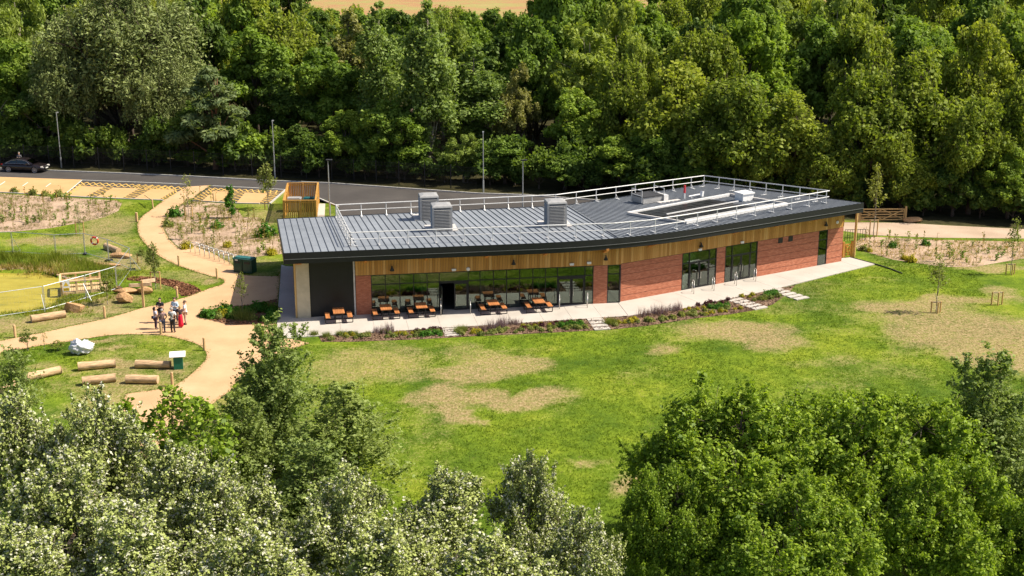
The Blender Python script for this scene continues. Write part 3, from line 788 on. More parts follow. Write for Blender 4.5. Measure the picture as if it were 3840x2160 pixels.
# short return where the two wings meet
q0, q1 = fp('L', 18.64, .012), fp('R', .16, .012)
MB().prism([q0, q1, fp('R', .16, -.25), fp('L', 18.64, -.25)], 2.90, 4.285).build('board', M['cedar'], cladding)
MB().prism([fp('L', 18.74, -.005), fp('R', .004, -.006), fp('R', .004, -.25), fp('L', 18.74, -.25)], .05, 2.858).build('corner_trim', M['frame'], centre)
# gable return board at the right end
fbox(MB(), 'R', 21.77, 21.80, -.9, .0, 2.9, 4.28).build('board', M['cedar'], cladding)

# ---- glazing
def window(wing, name, s_list, z_list, skip=(), w=-.06, fw=.055, fd=.11, extra=()):
    """frame of mullions and transoms as one part, each pane a sub-part"""
    mb = MB()
    for s in s_list: fbox(mb, wing, s - fw / 2, s + fw / 2, w - fd / 2, w + fd / 2, z_list[0], z_list[-1])
    for i in range(len(s_list) - 1):
        for z in z_list:
            if (i, z) in skip: continue
            zz0, zz1 = max(z - fw / 2, z_list[0]), min(z + fw / 2, z_list[-1])
            if zz1 - zz0 < .01: zz1 = zz0 + fw
            fbox(mb, wing, s_list[i] + fw / 2, s_list[i + 1] - fw / 2, w - fd / 2 + .004, w + fd / 2 - .004, zz0, zz1)
    for e in extra: fbox(mb, wing, *e)
    part = mb.build(name, M['frame'], centre)
    for i in range(len(s_list) - 1):
        for j in range(len(z_list) - 1):
            if (i, j, 'p') in skip: continue
            pm = MB(); fbox(pm, wing, s_list[i] + fw / 2, s_list[i + 1] - fw / 2, w - .012, w + .012, z_list[j] + fw / 2, z_list[j + 1] - fw / 2)
            pm.build('pane', M['glass'], part)
    return part
ML = [1.09, 2.06, 3.05, 4.02, 4.96, 5.81, 7.84, 8.67, 9.63, 10.55, 11.48, 12.43, 13.33, 14.20, 16.18, 16.77]
window('L', 'curtain_wall', ML, [.08, 2.17, 2.85], skip={(5, 0, 'p'), (13, 0, 'p'), (5, .08), (13, .08)}, extra=[(5.84, 7.81, -.12, 0, 2.06, 2.14), (14.23, 16.15, -.12, 0, 2.06, 2.14)])
def door(wing, s0, s1, z1=2.05, openang=None, hside=1):
    """framed glazed leaf with pull handle"""
    o_, a_ = frame_of(wing)
    hinge = fp(wing, s0, -.03)
    W_ = s1 - s0
    f = MB(); 
    for x in (.04, W_ - .04): f.box((x, 0, z1 / 2 + .04), (.08, .05, z1 - .09))
    for z in (.14, z1 - .04): f.box((W_ / 2, 0, z), (W_ - .162, .046, .12 if z < 1 else .08))
    me = f.mesh('door', M['frame'])
    rz = a_ + (openang or 0.0)
    d = link('door', me, centre, (hinge[0] - A0[0], hinge[1] - A0[1], 0), rz)
    link('pane', MB().box((W_ / 2, 0, z1 / 2 + .06), (W_ - .165, .02, z1 - .30)).mesh('pane', M['glass']), d)
    hx = W_ - .11 if hside > 0 else .11
    hb = MB().tube((hx, -.09, .75), (hx, -.09, 1.25), .016, n=6).tube((hx, -.09, .80), (hx, -.02, .80), .012, n=6).tube((hx, -.09, 1.2), (hx, -.02, 1.2), .012, n=6)
    link('handle', hb.mesh('handle', M['steel']), d)
    return d
door('L', 5.86, 6.80, openang=math.radians(-88))
door('L', 6.84, 7.79, hside=-1)
door('L', 14.25, 15.18); door('L', 15.21, 16.13, hside=-1)
window('L', 'window', [17.83, 18.70], [.08, 2.2, 2.85])
for s0, s1 in ((5.55, 8.78), (9.64, 12.80)):
    q = s1 - s0
    window('R', 'window', [s0 + .03, s0 + .21 * q, s1 - .21 * q, s1 - .03], [.08, 2.06, 2.85], skip={(1, 0, 'p'), (1, .08)})
    mid = (s0 + s1) / 2
    door('R', s0 + .21 * q + .04, mid - .01); door('R', mid + .01, s1 - .21 * q - .04, hside=-1)
window('R', 'window', [19.16, 20.07], [.08, 2.1, 2.85])
for s0, z0 in ((14.87, 2.43), (15.91, 2.43)):
    fbox(MB(), 'R', s0, s0 + .44, -.02, .03, z0, z0 + .40).build('vent', M['black'], centre)

# ---- lamps, lights and rafter ends on the cladding
lamp = MB().lathe([(.02, .20), (.04, .18), (.05, .10), (.17, -.14), (.16, -.15)], 10)
lamp.box((0, .09, .14), (.05, .16, .05))
lamp_me = lamp.mesh('wall_lamp', M['lampcone'], True)
for wing, s, z in (('L', 2.53, 3.33), ('L', 11.01, 3.41), ('L', 17.62, 3.46), ('R', 7.08, 3.36), ('R', 19.61, 3.42)):
    p = fp(wing, s, .22); o_, a_ = frame_of(wing)
    link('wall_lamp', lamp_me, centre, (p[0] - A0[0], p[1] - A0[1], z), a_)
em = MB().box((0, 0, 0), (.30, .10, .12)).box((0, -.02, -.08), (.26, .06, .04)).mesh('emergency_light', M['white'])
for wing, s, z in (('L', 6.83, 3.04), ('L', 15.19, 3.08), ('R', 7.1, 3.0), ('R', 11.17, 3.03), ('L', 16.44, 3.13)):
    p = fp(wing, s, .07); o_, a_ = frame_of(wing)
    link('emergency_light', em, centre, (p[0] - A0[0], p[1] - A0[1], z), a_)
bell = MB().lathe([(.13, -.04), (.14, 0), (.10, .05), (.03, .06)], 10).mesh('alarm_sounder', M['white'])
for wing, s, z in (('L', 7.83, 3.03), ('R', 21.0, 3.36)):
    p = fp(wing, s, .05); o_, a_ = frame_of(wing)
    so = link('alarm_sounder', bell, centre, (p[0] - A0[0], p[1] - A0[1], z), a_); so.rotation_euler = (math.radians(90), 0, a_)
for wing, ss in (('L', (.72, 4.89, 9.12, 13.26, 17.55)), ('R', (2.44, 6.18, 10.35, 14.47, 18.58))):
    for s in ss:
        a1, a2 = fp(wing, s - .09, .01), fp(wing, s + .09, .01)
        b1, b2 = fp(wing, s - .09, 1.0), fp(wing, s + .09, 1.0)
        mb = MB().add([(*a1, 3.78), (*a2, 3.78), (*b2, 4.16), (*b1, 4.16), (*a1, 4.32), (*a2, 4.32), (*b2, 4.32), (*b1, 4.32)],
                      [(0, 3, 2, 1), (4, 5, 6, 7), (0, 1, 5, 4), (1, 2, 6, 5), (2, 3, 7, 6), (3, 0, 4, 7)])
        mb.build('rafter_end', M['bracket'], centre)
fbox(MB(), 'L', -4.0, -3.6, .12, 1.0, 4.10, 4.27).build('rafter_end', M['bracket'], centre)

# ---- roof
OW = 1.4
def isect(p, a, q, b_):
    dx, dy = math.cos(a), math.sin(a); ex_, ey_ = math.cos(b_), math.sin(b_)
    den = dx * ey_ - dy * ex_
    t = ((q[0] - p[0]) * ey_ - (q[1] - p[1]) * ex_) / den
    return (p[0] + dx * t, p[1] + dy * t)
RFL = fp('L', -4.72, OW); RFR = fp('R', 22.28, OW)
K = isect(RFL, AL, RFR, AR)
T = 6.5
arc = []
k0 = (K[0] - T * eL[0], K[1] - T * eL[1]); k1 = (K[0] + T * eR[0], K[1] + T * eR[1])
for i in range(13):
    t = i / 12
    arc.append(((1 - t) ** 2 * k0[0] + 2 * t * (1 - t) * K[0] + t * t * k1[0], (1 - t) ** 2 * k0[1] + 2 * t * (1 - t) * K[1] + t * t * k1[1]))
FRONT = [RFL] + arc + [RFR]
VF = arc[6]
ZF, ZB = 5.0, 3.6
def ldist(p, a, b_):
    d = nrm2((b_[0] - a[0], b_[1] - a[1])); return (p[0] - a[0]) * -d[1] + (p[1] - a[1]) * d[0]
def roof_z(p, wing=None):
    if wing is None: wing = 'L' if ldist(p, VF, RBM) > 0 else 'R'
    if wing == 'L': f_, b_ = ldist(p, RFL, k0), -ldist(p, RBL, RBM)
    else: f_, b_ = ldist(p, k1, RFR), -ldist(p, RBM, RBR)
    f_ = max(f_, 0); b_ = max(b_, 0)
    return ZF + (ZB - ZF) * f_ / (f_ + b_)
outline = FRONT + [RBR, RBM, RBL]
def inset(poly, d):
    c = (sum(p[0] for p in poly) / len(poly), sum(p[1] for p in poly) / len(poly))
    return [(p[0] + (c[0] - p[0]) * d / math.hypot(c[0] - p[0], c[1] - p[1]), p[1] + (c[1] - p[1]) * d / math.hypot(c[0] - p[0], c[1] - p[1])) for p in poly]
oi_ = inset(outline, .10)
ztop = [roof_z(p) - .05 for p in oi_]
zbot = [4.31] * len(FRONT) + [3.22, 3.22, 3.22]
lr_ = inset([RFL] + arc[:7] + [RBM, RBL], .10); rr_ = inset(arc[6:] + [RFR, RBR, RBM], .02)
mb = MB().prism(lr_, [4.31] * 8 + [3.22, 3.22], [roof_z(p, 'L') - .07 for p in lr_]).prism(rr_, [4.31] * 8 + [3.22, 3.22], [roof_z(p, 'R') - .07 for p in rr_])
roof = mb.build('roof', M['dark'], centre)
def band(poly_pts, out, z0s, z1s, thick=.06):
    mb = MB()
    for i in range(len(poly_pts) - 1):
        a, b_ = poly_pts[i], poly_pts[i + 1]
        d = nrm2((b_[0] - a[0], b_[1] - a[1])); n = (d[1], -d[0])
        q = [(a[0] + n[0] * (out - thick), a[1] + n[1] * (out - thick)), (b_[0] + n[0] * (out - thick), b_[1] + n[1] * (out - thick)), (b_[0] + n[0] * out, b_[1] + n[1] * out), (a[0] + n[0] * out, a[1] + n[1] * out)]
        mb.prism(q, [z0s[i], z0s[i + 1], z0s[i + 1], z0s[i]], [z1s[i], z1s[i + 1], z1s[i + 1], z1s[i]])
    return mb
nF = len(FRONT)
band(FRONT, .06, [4.62] * nF, [5.045] * nF).build('fascia', M['fascia'], roof)
band(FRONT, .075, [4.59] * nF, [4.618] * nF, .05).build('fascia_trim', M['trimline'], roof)
band(FRONT, .02, [4.27] * nF, [4.588] * nF).build('fascia', M['fascia'], roof)
band([RBL, RFL], .05, [3.15, 4.27], [3.66, 5.04]).build('fascia', M['fascia'], roof)
band([RFR, RBR], .05, [4.27, 3.15], [5.04, 3.70]).build('fascia', M['fascia'], roof)
band([RBR, RBM, RBL], .05, [3.15] * 3, [3.64] * 3).build('gutter', M['fascia'], roof)
# standing seam trays, one by one
left_region = [RFL] + arc[:7] + [RBM, RBL]
right_region = arc[6:] + [RFR, RBR, RBM]
def trays(region, wing, p_edge0, p_edge1, step):
    """strips parallel to the wing's end edge"""
    d = nrm2((p_edge1[0] - p_edge0[0], p_edge1[1] - p_edge0[1]))
    n = (d[1], -d[0]) if wing == 'L' else (-d[1], d[0])
    vals = [(p[0] - p_edge0[0]) * n[0] + (p[1] - p_edge0[1]) * n[1] for p in region]
    k = int(max(vals) / step) + 1
    for i in range(k):
        c0, c1 = i * step, (i + 1) * step
        poly = clip(region, p_edge0[0] + n[0] * c0, p_edge0[1] + n[1] * c0, n[0], n[1])
        if len(poly) >= 3: poly = clip(poly, p_edge0[0] + n[0] * c1, p_edge0[1] + n[1] * c1, -n[0], -n[1])
        if len(poly) < 3: continue
        ar = abs(sum(poly[j][0] * poly[(j + 1) % len(poly)][1] - poly[(j + 1) % len(poly)][0] * poly[j][1] for j in range(len(poly)))) / 2
        if ar < .05: continue
        zt = [roof_z(p, wing) for p in poly]
        tr = MB().prism(poly, [z - .03 for z in zt], zt).build('roof_tray', M['zinc'], roof)
        # upstand seam on the outer side of the tray
        side = [p for p in poly if abs((p[0] - p_edge0[0]) * n[0] + (p[1] - p_edge0[1]) * n[1] - c1) < 1e-4]
        if len(side) >= 2:
            side.sort(key=lambda p: p[0] * d[0] + p[1] * d[1])
            a, b_ = side[0], side[-1]
            za, zb = roof_z(a, wing), roof_z(b_, wing)
            MB().beam((a[0] - n[0] * .02, a[1] - n[1] * .02, za + .03), (b_[0] - n[0] * .02, b_[1] - n[1] * .02, zb + .03), .03, .045).build('seam', M['seam'], roof)
trays(left_region, 'L', RFL, RBL, .50)
trays(right_region, 'R', RFR, RBR, .42)
MB().beam((*VF, roof_z(VF) + .04), (*RBM, ZB + .04), .16, .07).build('valley_flashing', M['seam'], roof)
# lower fixing line and hip cap along the left third
fr = nrm2((RBL[0] - RFL[0], RBL[1] - RFL[1]))

# ---- things standing on the roof
def on_roof(p, dz=0.0): return (p[0], p[1], roof_z(p) + dz)
def guardrail(name, label, pts, spacing, inward, closed_ends=True, h=1.0):
    g_ = thing(name, label, 'guardrail', on_roof(pts[0]), 0, 'white guardrails round the roof')
    top = [Vector(on_roof(p, h)) for p in pts]; mid = [Vector(on_roof(p, h * .52)) for p in pts]
    MB().path(top, .042, 6).build('top_rail', M['railw'], g_)
    MB().path(mid, .032, 6).build('mid_rail', M['railw'], g_)
    acc = 0.0
    posts = []
    for i in range(len(pts) - 1):
        a, b_ = Vector(pts[i]), Vector(pts[i + 1]); L_ = (b_ - a).length; d = (b_ - a) / L_
        while acc <= L_ + 1e-6:
            posts.append((a + d * acc, d)); acc += spacing
        acc -= L_
    for p, d in posts:
        z = roof_z((p.x, p.y)) + .005
        n = Vector((-d.y, d.x)) * inward
        mb = MB().tube((p.x, p.y, z), (p.x, p.y, z + h), .034, n=6)
        mb.tube((p.x, p.y, z + .42), (p.x + n.x * .32, p.y + n.y * .32, z + .06), .02, n=5)
        mb.beam((p.x - n.x * .08, p.y - n.y * .08, z + .04), (p.x + n.x * .5, p.y + n.y * .5, z + .04 ), .14, .05)
        mb.build('post', M['railw'], g_)
    return g_
GFL = (-11.08, 86.95); GBL = (-13.98, 101.4); GBB = (3.65, 105.3); GBR = (16.9, 113.1); GRF = (25.0, 101.04)
guardrail('roof_guardrail', 'white roof guardrail above the front eave and picnic tables', [GFL, (-2.5, 88.4), (3.5, 89.2), (7.19, 89.68), (9.84, 90.5), (12.72, 92.3), (18.5, 96.4), GRF], 1.97, 1)
guardrail('roof_guardrail', 'white roof guardrail at the back edge beside the car park', [GBL, GBB, GBR], 2.0, -1)
guardrail('roof_guardrail', 'white roof guardrail across the far right end of roof', [GBR, GRF], 1.9, -1)
guardrail('roof_guardrail', 'white roof guardrail seen end on crossing the left of roof', [GFL, GBL], 1.6, -1)

def cowl(label, p, rz):
    z = roof_z(p)
    t = thing('ventilation_cowl', label, 'roof vent', (p[0], p[1], z), rz, 'grey ventilation cowls on the roof')
    MB().box((0, .35, .05), (2.3, 2.1, .16)).build('base_plate', M['flash'], t, world=False)
    MB().box((0, 0, .85), (1.26, 1.26, 1.75)).build('core', M['cowldark'], t, world=False)
    for sx in (-1, 1):
        for sy in (-1, 1): MB().box((sx * .66, sy * .66, .95), (.14, .14, 1.72)).build('corner_post', M['cowl'], t, world=False)
    fl = MB().box((0, 0, 0), (1.17, .16, .03), M=Matrix.Rotation(math.radians(32), 3, 'X')).mesh('louvre', M['cowl'])
    for k in range(14):
        zz = .22 + k * .113
        for a in range(4):
            ca, sa = math.cos(a * math.pi / 2), math.sin(a * math.pi / 2)
            link('louvre', fl, t, (sa * .68, -ca * .68, zz), a * math.pi / 2)
    cp = MB().lathe([(1.02, 0), (1.06, .06), (1.0, .16), (.62, .24), (.5, .25)], 4)
    cp.v = [(x * math.cos(math.pi / 4) - y * math.sin(math.pi / 4), x * math.sin(math.pi / 4) + y * math.cos(math.pi / 4), zz + 1.80) for x, y, zz in cp.v]
    cp.build('cap', M['cowl'], t, world=False)
cowl('grey louvred cowl nearest the back guardrail', (-6.49, 99.46), AL)
cowl('grey louvred cowl in front of another, left of roof middle', (-5.19, 93.74), AL)
cowl('grey louvred cowl standing alone beside the roof bend', (3.23, 95.0), AL)

# solar array in its pale frame
PV = [(9.03, 99.45), (18.2, 107.0), (21.6, 100.7), (12.77, 93.9)]
pv = thing('solar_array', 'dark solar panel array in pale frame on right roof', 'solar panels', on_roof(PV[0]))
def roofbeam(a, b_, w, h, up): return MB().beam(on_roof(a, up), on_roof(b_, up), w, h)
for i in range(4): roofbeam(PV[i], PV[(i + 1) % 4], .30 if i in (0, 2) else .2, .2, .13).build('frame_beam', M['railw' if i in (0, 2) else 'flash'], pv)
def pvp(u, v_): return lerp(lerp(PV[0], PV[1], u), lerp(PV[3], PV[2], u), v_)
for r in range(4):
    for c_ in range(9):
        u0, u1 = .06 + c_ * .078, .06 + c_ * .078 + .072
        v0, v1 = .06 + r * .225, .06 + r * .225 + .205
        q = [pvp(u0, v0), pvp(u1, v0), pvp(u1, v1), pvp(u0, v1)]
        zs = [roof_z(p) + .16 for p in q]
        MB().prism(q, [z - .05 for z in zs], zs).build('panel', M['pv'], pv)
for r, (u0, u1) in ((.5, (.10, .80)), (.955, (.02, .9))): roofbeam(pvp(u0, r), pvp(u1, r), .10, .08, .26).build('cable_tray', M['railw'], pv)

hz = thing('roof_hatch', 'grey roof access hatch with pale handrails near back guardrail', 'roof hatch', on_roof((11.6, 105.0)), AR)
MB().box((0, .9, .26), (2.0, 1.7, .5)).build('curb', M['cowl'], hz, world=False)
MB().box((0, .9, .56), (2.1, 1.8, .08)).build('lid', M['cowldark'], hz, world=False)
MB().box((1.25, .5, .3), (.45, 1.2, .5)).build('step', M['railw'], hz, world=False)
MB().box((1.3, -.35, .06), (2.2, .4, .1)).build('walkway', M['flash'], hz, world=False)
for sx in (-1.1, 1.15):
    MB().path([(sx, .1, .1), (sx, .1, 1.1), (sx, 1.5, 1.1), (sx, 1.5, .1)], .03).path([(sx, .1, .65), (sx, 1.5, .65)], .025).build('handrail', M['railw'], hz, world=False)
pt = (14.35, 106.6)
ap = thing('anchor_post', 'red and white fall arrest post beside the roof hatch', 'anchor post', on_roof(pt))
MB().tube((0, 0, 0), (0, 0, .55), .06).build('post', M['white'], ap, world=False)
MB().tube((0, 0, .5), (0, 0, 1.15), .10, .09).build('sleeve', plain('signal_red', (.55, .04, .05), .5), ap, world=False)
pp = thing('flue_pipe', 'white pipe lying on roof with a round cap', 'pipe', on_roof((14.7, 106.5)))
MB().tube((0, 0, .2), (1.15, .75, .25), .06).tube((.25, .16, -.02), (.25, .16, .25), .04).build('pipe', M['white'], pp, world=False)
MB().tube((1.15, .70, .05), (1.22, .78, .5), .16).build('cap', M['white'], pp, world=False)
vb = thing('roof_vent', 'small white boxed vent at corner of solar array', 'roof vent', on_roof((18.9, 104.3)), AR)
MB().box((0, 0, .3), (1.1, 1.0, .62)).build('body', M['white'], vb, world=False)
MB().box((0, 0, .66), (1.25, 1.15, .10)).build('lid', M['white'], vb, world=False)
sp = thing('roof_spigot', 'short white pipe stub inside the far right guardrail', 'pipe', on_roof((19.9, 107.0)))
MB().tube((0, 0, -.02), (0, 0, .45), .06).tube((0, 0, .4), (0, 0, .5), .09).build('pipe', M['white'], sp, world=False)

# ================================================================ things around the building
def vsub(a, b_): return (a[0] - b_[0], a[1] - b_[1])
def ang(a, b_): return math.atan2(b_[1] - a[1], b_[0] - a[0])
TZ = 0.058    # terrace top
# ---- stepping slabs across the front bed
STEPS = [('leftmost flight of stepping slabs, in front of the open door', (-4.16, 83.50), (-3.92, 82.17), 4, 1.05),
         ('stepping slabs in front of the closed double doors', (5.71, 85.64), (6.03, 83.60), 4, 1.1),
         ('stepping slabs in front of the first brick wing doors', (16.14, 90.41), (17.50, 88.40), 5, 1.2),
         ('rightmost flight of stepping slabs, at end of the flower bed', (19.56, 92.94), (20.96, 90.83), 5, 1.2)]
for k, (lb, p0, p1, n, wd_) in enumerate(STEPS):
    st = thing('stepping_stones', lb, 'stepping stones', (p0[0], p0[1], 0), 0, 'slab paths across the flower bed')
    wing_a = AL + math.radians(3) if k < 2 else AR - math.radians(2)
    for i in range(n):
        q = lerp(p0, p1, i / (n - 1))
        MB().box((q[0], q[1], .04), (wd_, math.hypot(p1[0] - p0[0], p1[1] - p0[1]) / (n - 1) * .70, .07), wing_a + rnd.uniform(-.02, .02)).build('paving_slab', M['concrete'], st)

# ---- picnic tables
def picnic(label, p, rz):
    t = thing('picnic_table', label, 'picnic table', (p[0], p[1], TZ), rz, 'picnic tables on the terrace')
    for k in range(5): link('table_plank', bpy.data.meshes.get('table_plank') or MB().box((0, 0, 0), (.145, 1.32, .045)).mesh('table_plank', M['table']), t, (-.31 + k * .155, 0, .75))
    for sx in (-1, 1):
        for k in range(2): link('seat_plank', bpy.data.meshes.get('seat_plank') or MB().box((0, 0, 0), (.16, 1.32, .045)).mesh('seat_plank', M['table']), t, (sx * .74 + (k - .5) * .17, 0, .46))
    for sy in (-.45, .45):
        f = MB().path([(-.92, sy, .43), (-.92, sy, .03), (.92, sy, .03), (.92, sy, .43)], .03, 6)
        f.path([(-.93, sy, .42), (-.55, sy, .42)], .025, 6).path([(.93, sy, .42), (.55, sy, .42)], .025, 6)
        f.path([(-.25, sy, .03), (-.25, sy, .72)], .03, 6).path([(.25, sy, .03), (.25, sy, .72)], .03, 6).path([(-.32, sy, .71), (.32, sy, .71)], .022, 6)
        f.build('frame', M['black'], t, world=False)
for lb, p in (('picnic table alone before the dark left panel', (-11.83, 85.50)), ('picnic table in front of the left brick pier window', (-8.70, 86.34)), ('picnic table just left of the open door', (-6.29, 86.77)),
              ('picnic table just right of the open door', (-1.34, 87.49)), ('rightmost picnic table, left of the double doors', (1.84, 87.97))):
    picnic(lb, (p[0], p[1] - .30), AL + math.radians(2))

# ---- steel hoops and handrail posts at the doors
def hoop(name, label, cat, p, rz, w, h, r, mat, group, z=TZ):
    pts = [(-w / 2, 0, -.02), (-w / 2, 0, h - w / 2)]
    for k in range(1, 8):
        a = math.pi - k * math.pi / 8; pts.append((w / 2 * math.cos(a), 0, h - w / 2 + w / 2 * math.sin(a)))
    pts += [(w / 2, 0, h - w / 2), (w / 2, 0, -.02)]
    if w > .55:
        pts = [(-w / 2, 0, -.02), (-w / 2, 0, h - .15), (-w / 2 + .05, 0, h - .04), (-w / 2 + .16, 0, h), (w / 2 - .16, 0, h), (w / 2 - .05, 0, h - .04), (w / 2, 0, h - .15), (w / 2, 0, -.02)]
    o = MB().path(pts, r, 7).mesh(name, mat, True)
    return tag(link(name, o, None, (p[0], p[1], z), rz), label, cat, group)
for lb, p in (('steel hoop left of the first pair of brick wing doors', (13.28, 92.12)), ('steel hoop right of the first pair of brick wing doors', (14.88, 92.90)), ('steel hoop left of the second pair of brick wing doors', (16.77, 94.29)), ('steel hoop right of the second pair of brick wing doors', (18.41, 95.41))):
    hoop('door_hoop', lb, 'hoop barrier', p, AR + math.radians(68), .45, 1.0, .028, M['steel'], 'hoops guarding the doors')
for lb, p in (('thin steel post hoop at the left of the open door', (-4.93, 86.83)), ('thin steel post hoop at the right of the open door', (-2.89, 87.14)), ('thin steel post hoop left of the double doors', (3.34, 88.34)), ('thin steel post hoop right of the double doors', (5.33, 88.66))):
    hoop('door_hoop', lb, 'hoop barrier', p, AL + math.radians(82), .5, 1.0, .028, M['steel'], 'hoops guarding the doors')
# ---- bicycle stands by the path
for i in range(9):
    p = lerp((-26.07, 104.13), (-22.06, 100.15), i / 8)
    hoop('cycle_stand', ['leftmost cycle stand of the row', 'second cycle stand from the left', 'third cycle stand from the left', 'fourth cycle stand from the left', 'middle cycle stand of the row of nine', 'fourth cycle stand from the green bin', 'third cycle stand from the green bin', 'second cycle stand from the green bin', 'cycle stand nearest the green bin'][i], 'cycle stand', (p[0], p[1]), math.radians(-12), .80, .82, .026, M['galv'], 'row of cycle stands beside the path', .022)

# ---- bins
bn = thing('litter_bin', 'dark green double litter and recycling bin at building corner', 'bin', (*(-20.76, 98.13), .022), math.radians(-20), None)
for sx in (-.42, .42):
    MB().box((sx, 0, .55), (.78, .75, 1.05)).build('body', M['green'], bn, world=False)
    MB().box((sx, -.385, .82), (.5, .03, .16)).build('slot', M['black'], bn, world=False)
    MB().box((sx, -.385, .40), (.62, .02, .55)).build('door', M['green'], bn, world=False)
MB().box((0, 0, 1.10), (1.70, .82, .06)).box((0, 0, 1.16), (1.5, .62, .08)).build('lid', plain('bin_lid', (.03, .13, .12), .4), bn, world=False)
MB().box((-.5, -.40, 1.0), (.25, .02, .09)).build('notice', M['white'], bn, world=False)
b2 = thing('litter_bin', 'small green bin with white sloping lid beside the logs', 'bin', (*(-20.47, 75.78), 0), math.radians(12))
MB().box((0, 0, .40), (.55, .5, .8)).build('body', plain('bin_green', (.01, .13, .075), .45), b2, world=False)
lid_ = MB().box((0, 0, 0), (.95, .66, .05), M=Matrix.Rotation(math.radians(14), 3, 'X')).build('lid', M['white'], b2, world=False)
lid_.location = (-.02, 0, .90)
MB().box((-.1, 0, .82), (.3, .3, .14)).build('neck', M['green'], b2, world=False)

# ---- timber bollards
bol = MB().lathe([(.085, -.05), (.085, .66), (.075, .68), (.075, .72), (.085, .74), (.085, .84), (.06, .87)], 10).mesh('bollard', M['post'])
for lb, p in (('timber bollard in front of the group of people', (-23.27, 82.44)), ('timber bollard beside the signpost, left of people', (-28.10, 86.13)), ('timber bollard near the left edge below the long log', (-32.72, 81.84)), ('timber bollard at the island tip, right of people', (-19.65, 79.18)),
              ('timber bollard right of the lower logs', (-20.07, 72.65)), ('timber bollard behind the people by the bark patch', (-24.30, 91.00)), ('timber bollard along the path opposite the cycle stands', (-26.37, 99.93)), ('timber bollard on grass corner opposite the green bin', (-22.53, 96.17)),
              ('timber bollard beside the winding path, upper end', (-33.99, 115.33)), ('timber bollard at the path bend left of the planting bed', (-33.91, 115.31))):
    tag(link('bollard', bol, None, (p[0], p[1], 0), rnd.uniform(0, 3)), lb, 'bollard', 'timber bollards along the paths')

# ---- logs
def log(label, a, b_, r):
    L_ = math.hypot(b_[0] - a[0], b_[1] - a[1])
    t = thing('log', label, 'log', ((a[0] + b_[0]) / 2, (a[1] + b_[1]) / 2, 0), ang(a, b_), 'peeled logs laid as seats')
    rr = random.Random(int(L_ * 1000))
    tp = rr.uniform(.04, .18); mb = MB(); n = 14; st = 9; vs = []
    for i in range(st):
        x = -L_ / 2 + L_ * i / (st - 1)
        for k in range(n):
            t_ = 2 * math.pi * k / n
            q = r * (1 + rr.uniform(-.07, .07)) * (1.0 - tp * i / st)
            vs.append((x, q * math.cos(t_), r * .92 + q * math.sin(t_)))
    fs = [(i * n + k, i * n + (k + 1) % n, (i + 1) * n + (k + 1) % n, (i + 1) * n + k) for i in range(st - 1) for k in range(n)]
    mb.add(vs, fs).build('trunk', M['log'], t, True, world=False)
    for sx in (-1, 1):
        MB().tube((sx * (L_ / 2 - .02), 0, r * .92), (sx * (L_ / 2 + .004), 0, r * .92), r * .97, n=12).build('cut_end', M['logend'], t, world=False)
for lb, a, b_, r in (('long pale log lying beside the pond fence', (-32.81, 85.11), (-30.88, 86.32), .27), ('log behind the fence, near the lifebuoy', (-33.80, 105.46), (-32.25, 103.84), .26), ('log at the upper left of the log circle', (-26.51, 75.37), (-24.40, 76.03), .27), ('log at the upper right beside the small green bin', (-23.12, 75.89), (-20.97, 75.78), .26),
                     ('log at far left of the log circle', (-29.09, 73.36), (-27.39, 74.81), .27), ('short stubby log in the lower middle', (-25.44, 72.79), (-23.65, 73.45), .27), ('log in lower right next to a bollard', (-22.93, 73.18), (-21.03, 73.09), .27), ('log at left edge half hidden by the thin tree', (-29.63, 71.28), (-29.23, 72.30), .25)):
    log(lb, a, b_, r)

# ---- boulders
def boulder(label, p, sx, sy, sz, rz, seed):
    rr = np.random.default_rng(seed)
    bm = bmesh.new(); bmesh.ops.create_icosphere(bm, subdivisions=3, radius=1.0)
    planes = [(d / np.linalg.norm(d), rr.uniform(.45, .8)) for d in rr.normal(size=(13, 3))]
    for v_ in bm.verts:
        c = np.array(v_.co)
        for d, o in planes:
            k = c @ d
            if k > o: c = c - d * (k - o)
        c = c * (1 + (rr.random() - .5) * .05)
        v_.co = Vector((c[0] * sx, c[1] * sy, c[2] * sz))
    me = bpy.data.meshes.new('boulder'); bm.to_mesh(me); bm.free(); me.materials.append(M['rock'])
    tag(link('boulder', me, None, (p[0], p[1], sz * .55), rz), label, 'boulder', 'sandstone boulders round the pond')
for lb, p, sx, sy, sz, rz, sd in (('big sandstone boulder next to the long log', (-30.67, 87.65), 1.15, .6, .55, .15, 1), ('flat sandstone boulder at the platform end, left of signpost', (-28.35, 92.22), 1.25, .7, .42, .15, 2), ('tall sandstone boulder in front of the flat one', (-27.76, 89.93), 1.0, .6, .65, .2, 3),
                                  ('sandstone boulder right of the signpost', (-26.93, 92.01), .75, .5, .55, -.3, 4), ('low sandstone boulder below the log by the fence', (-31.74, 102.53), 1.3, .6, .30, -.1, 5), ('flat sandstone slab among the reeds', (-32.30, 100.01), 1.6, .5, .25, 0, 6), ('small boulder at far end of the pond platform', (-29.29, 93.18), .5, .35, .25, .4, 8)):
    boulder(lb, p, sx * .85, sy * .85, sz * .9, rz, sd)
boulder('small rock beside the timber field gate', (36.22, 115.24), .9, .4, .35, 0, 9)

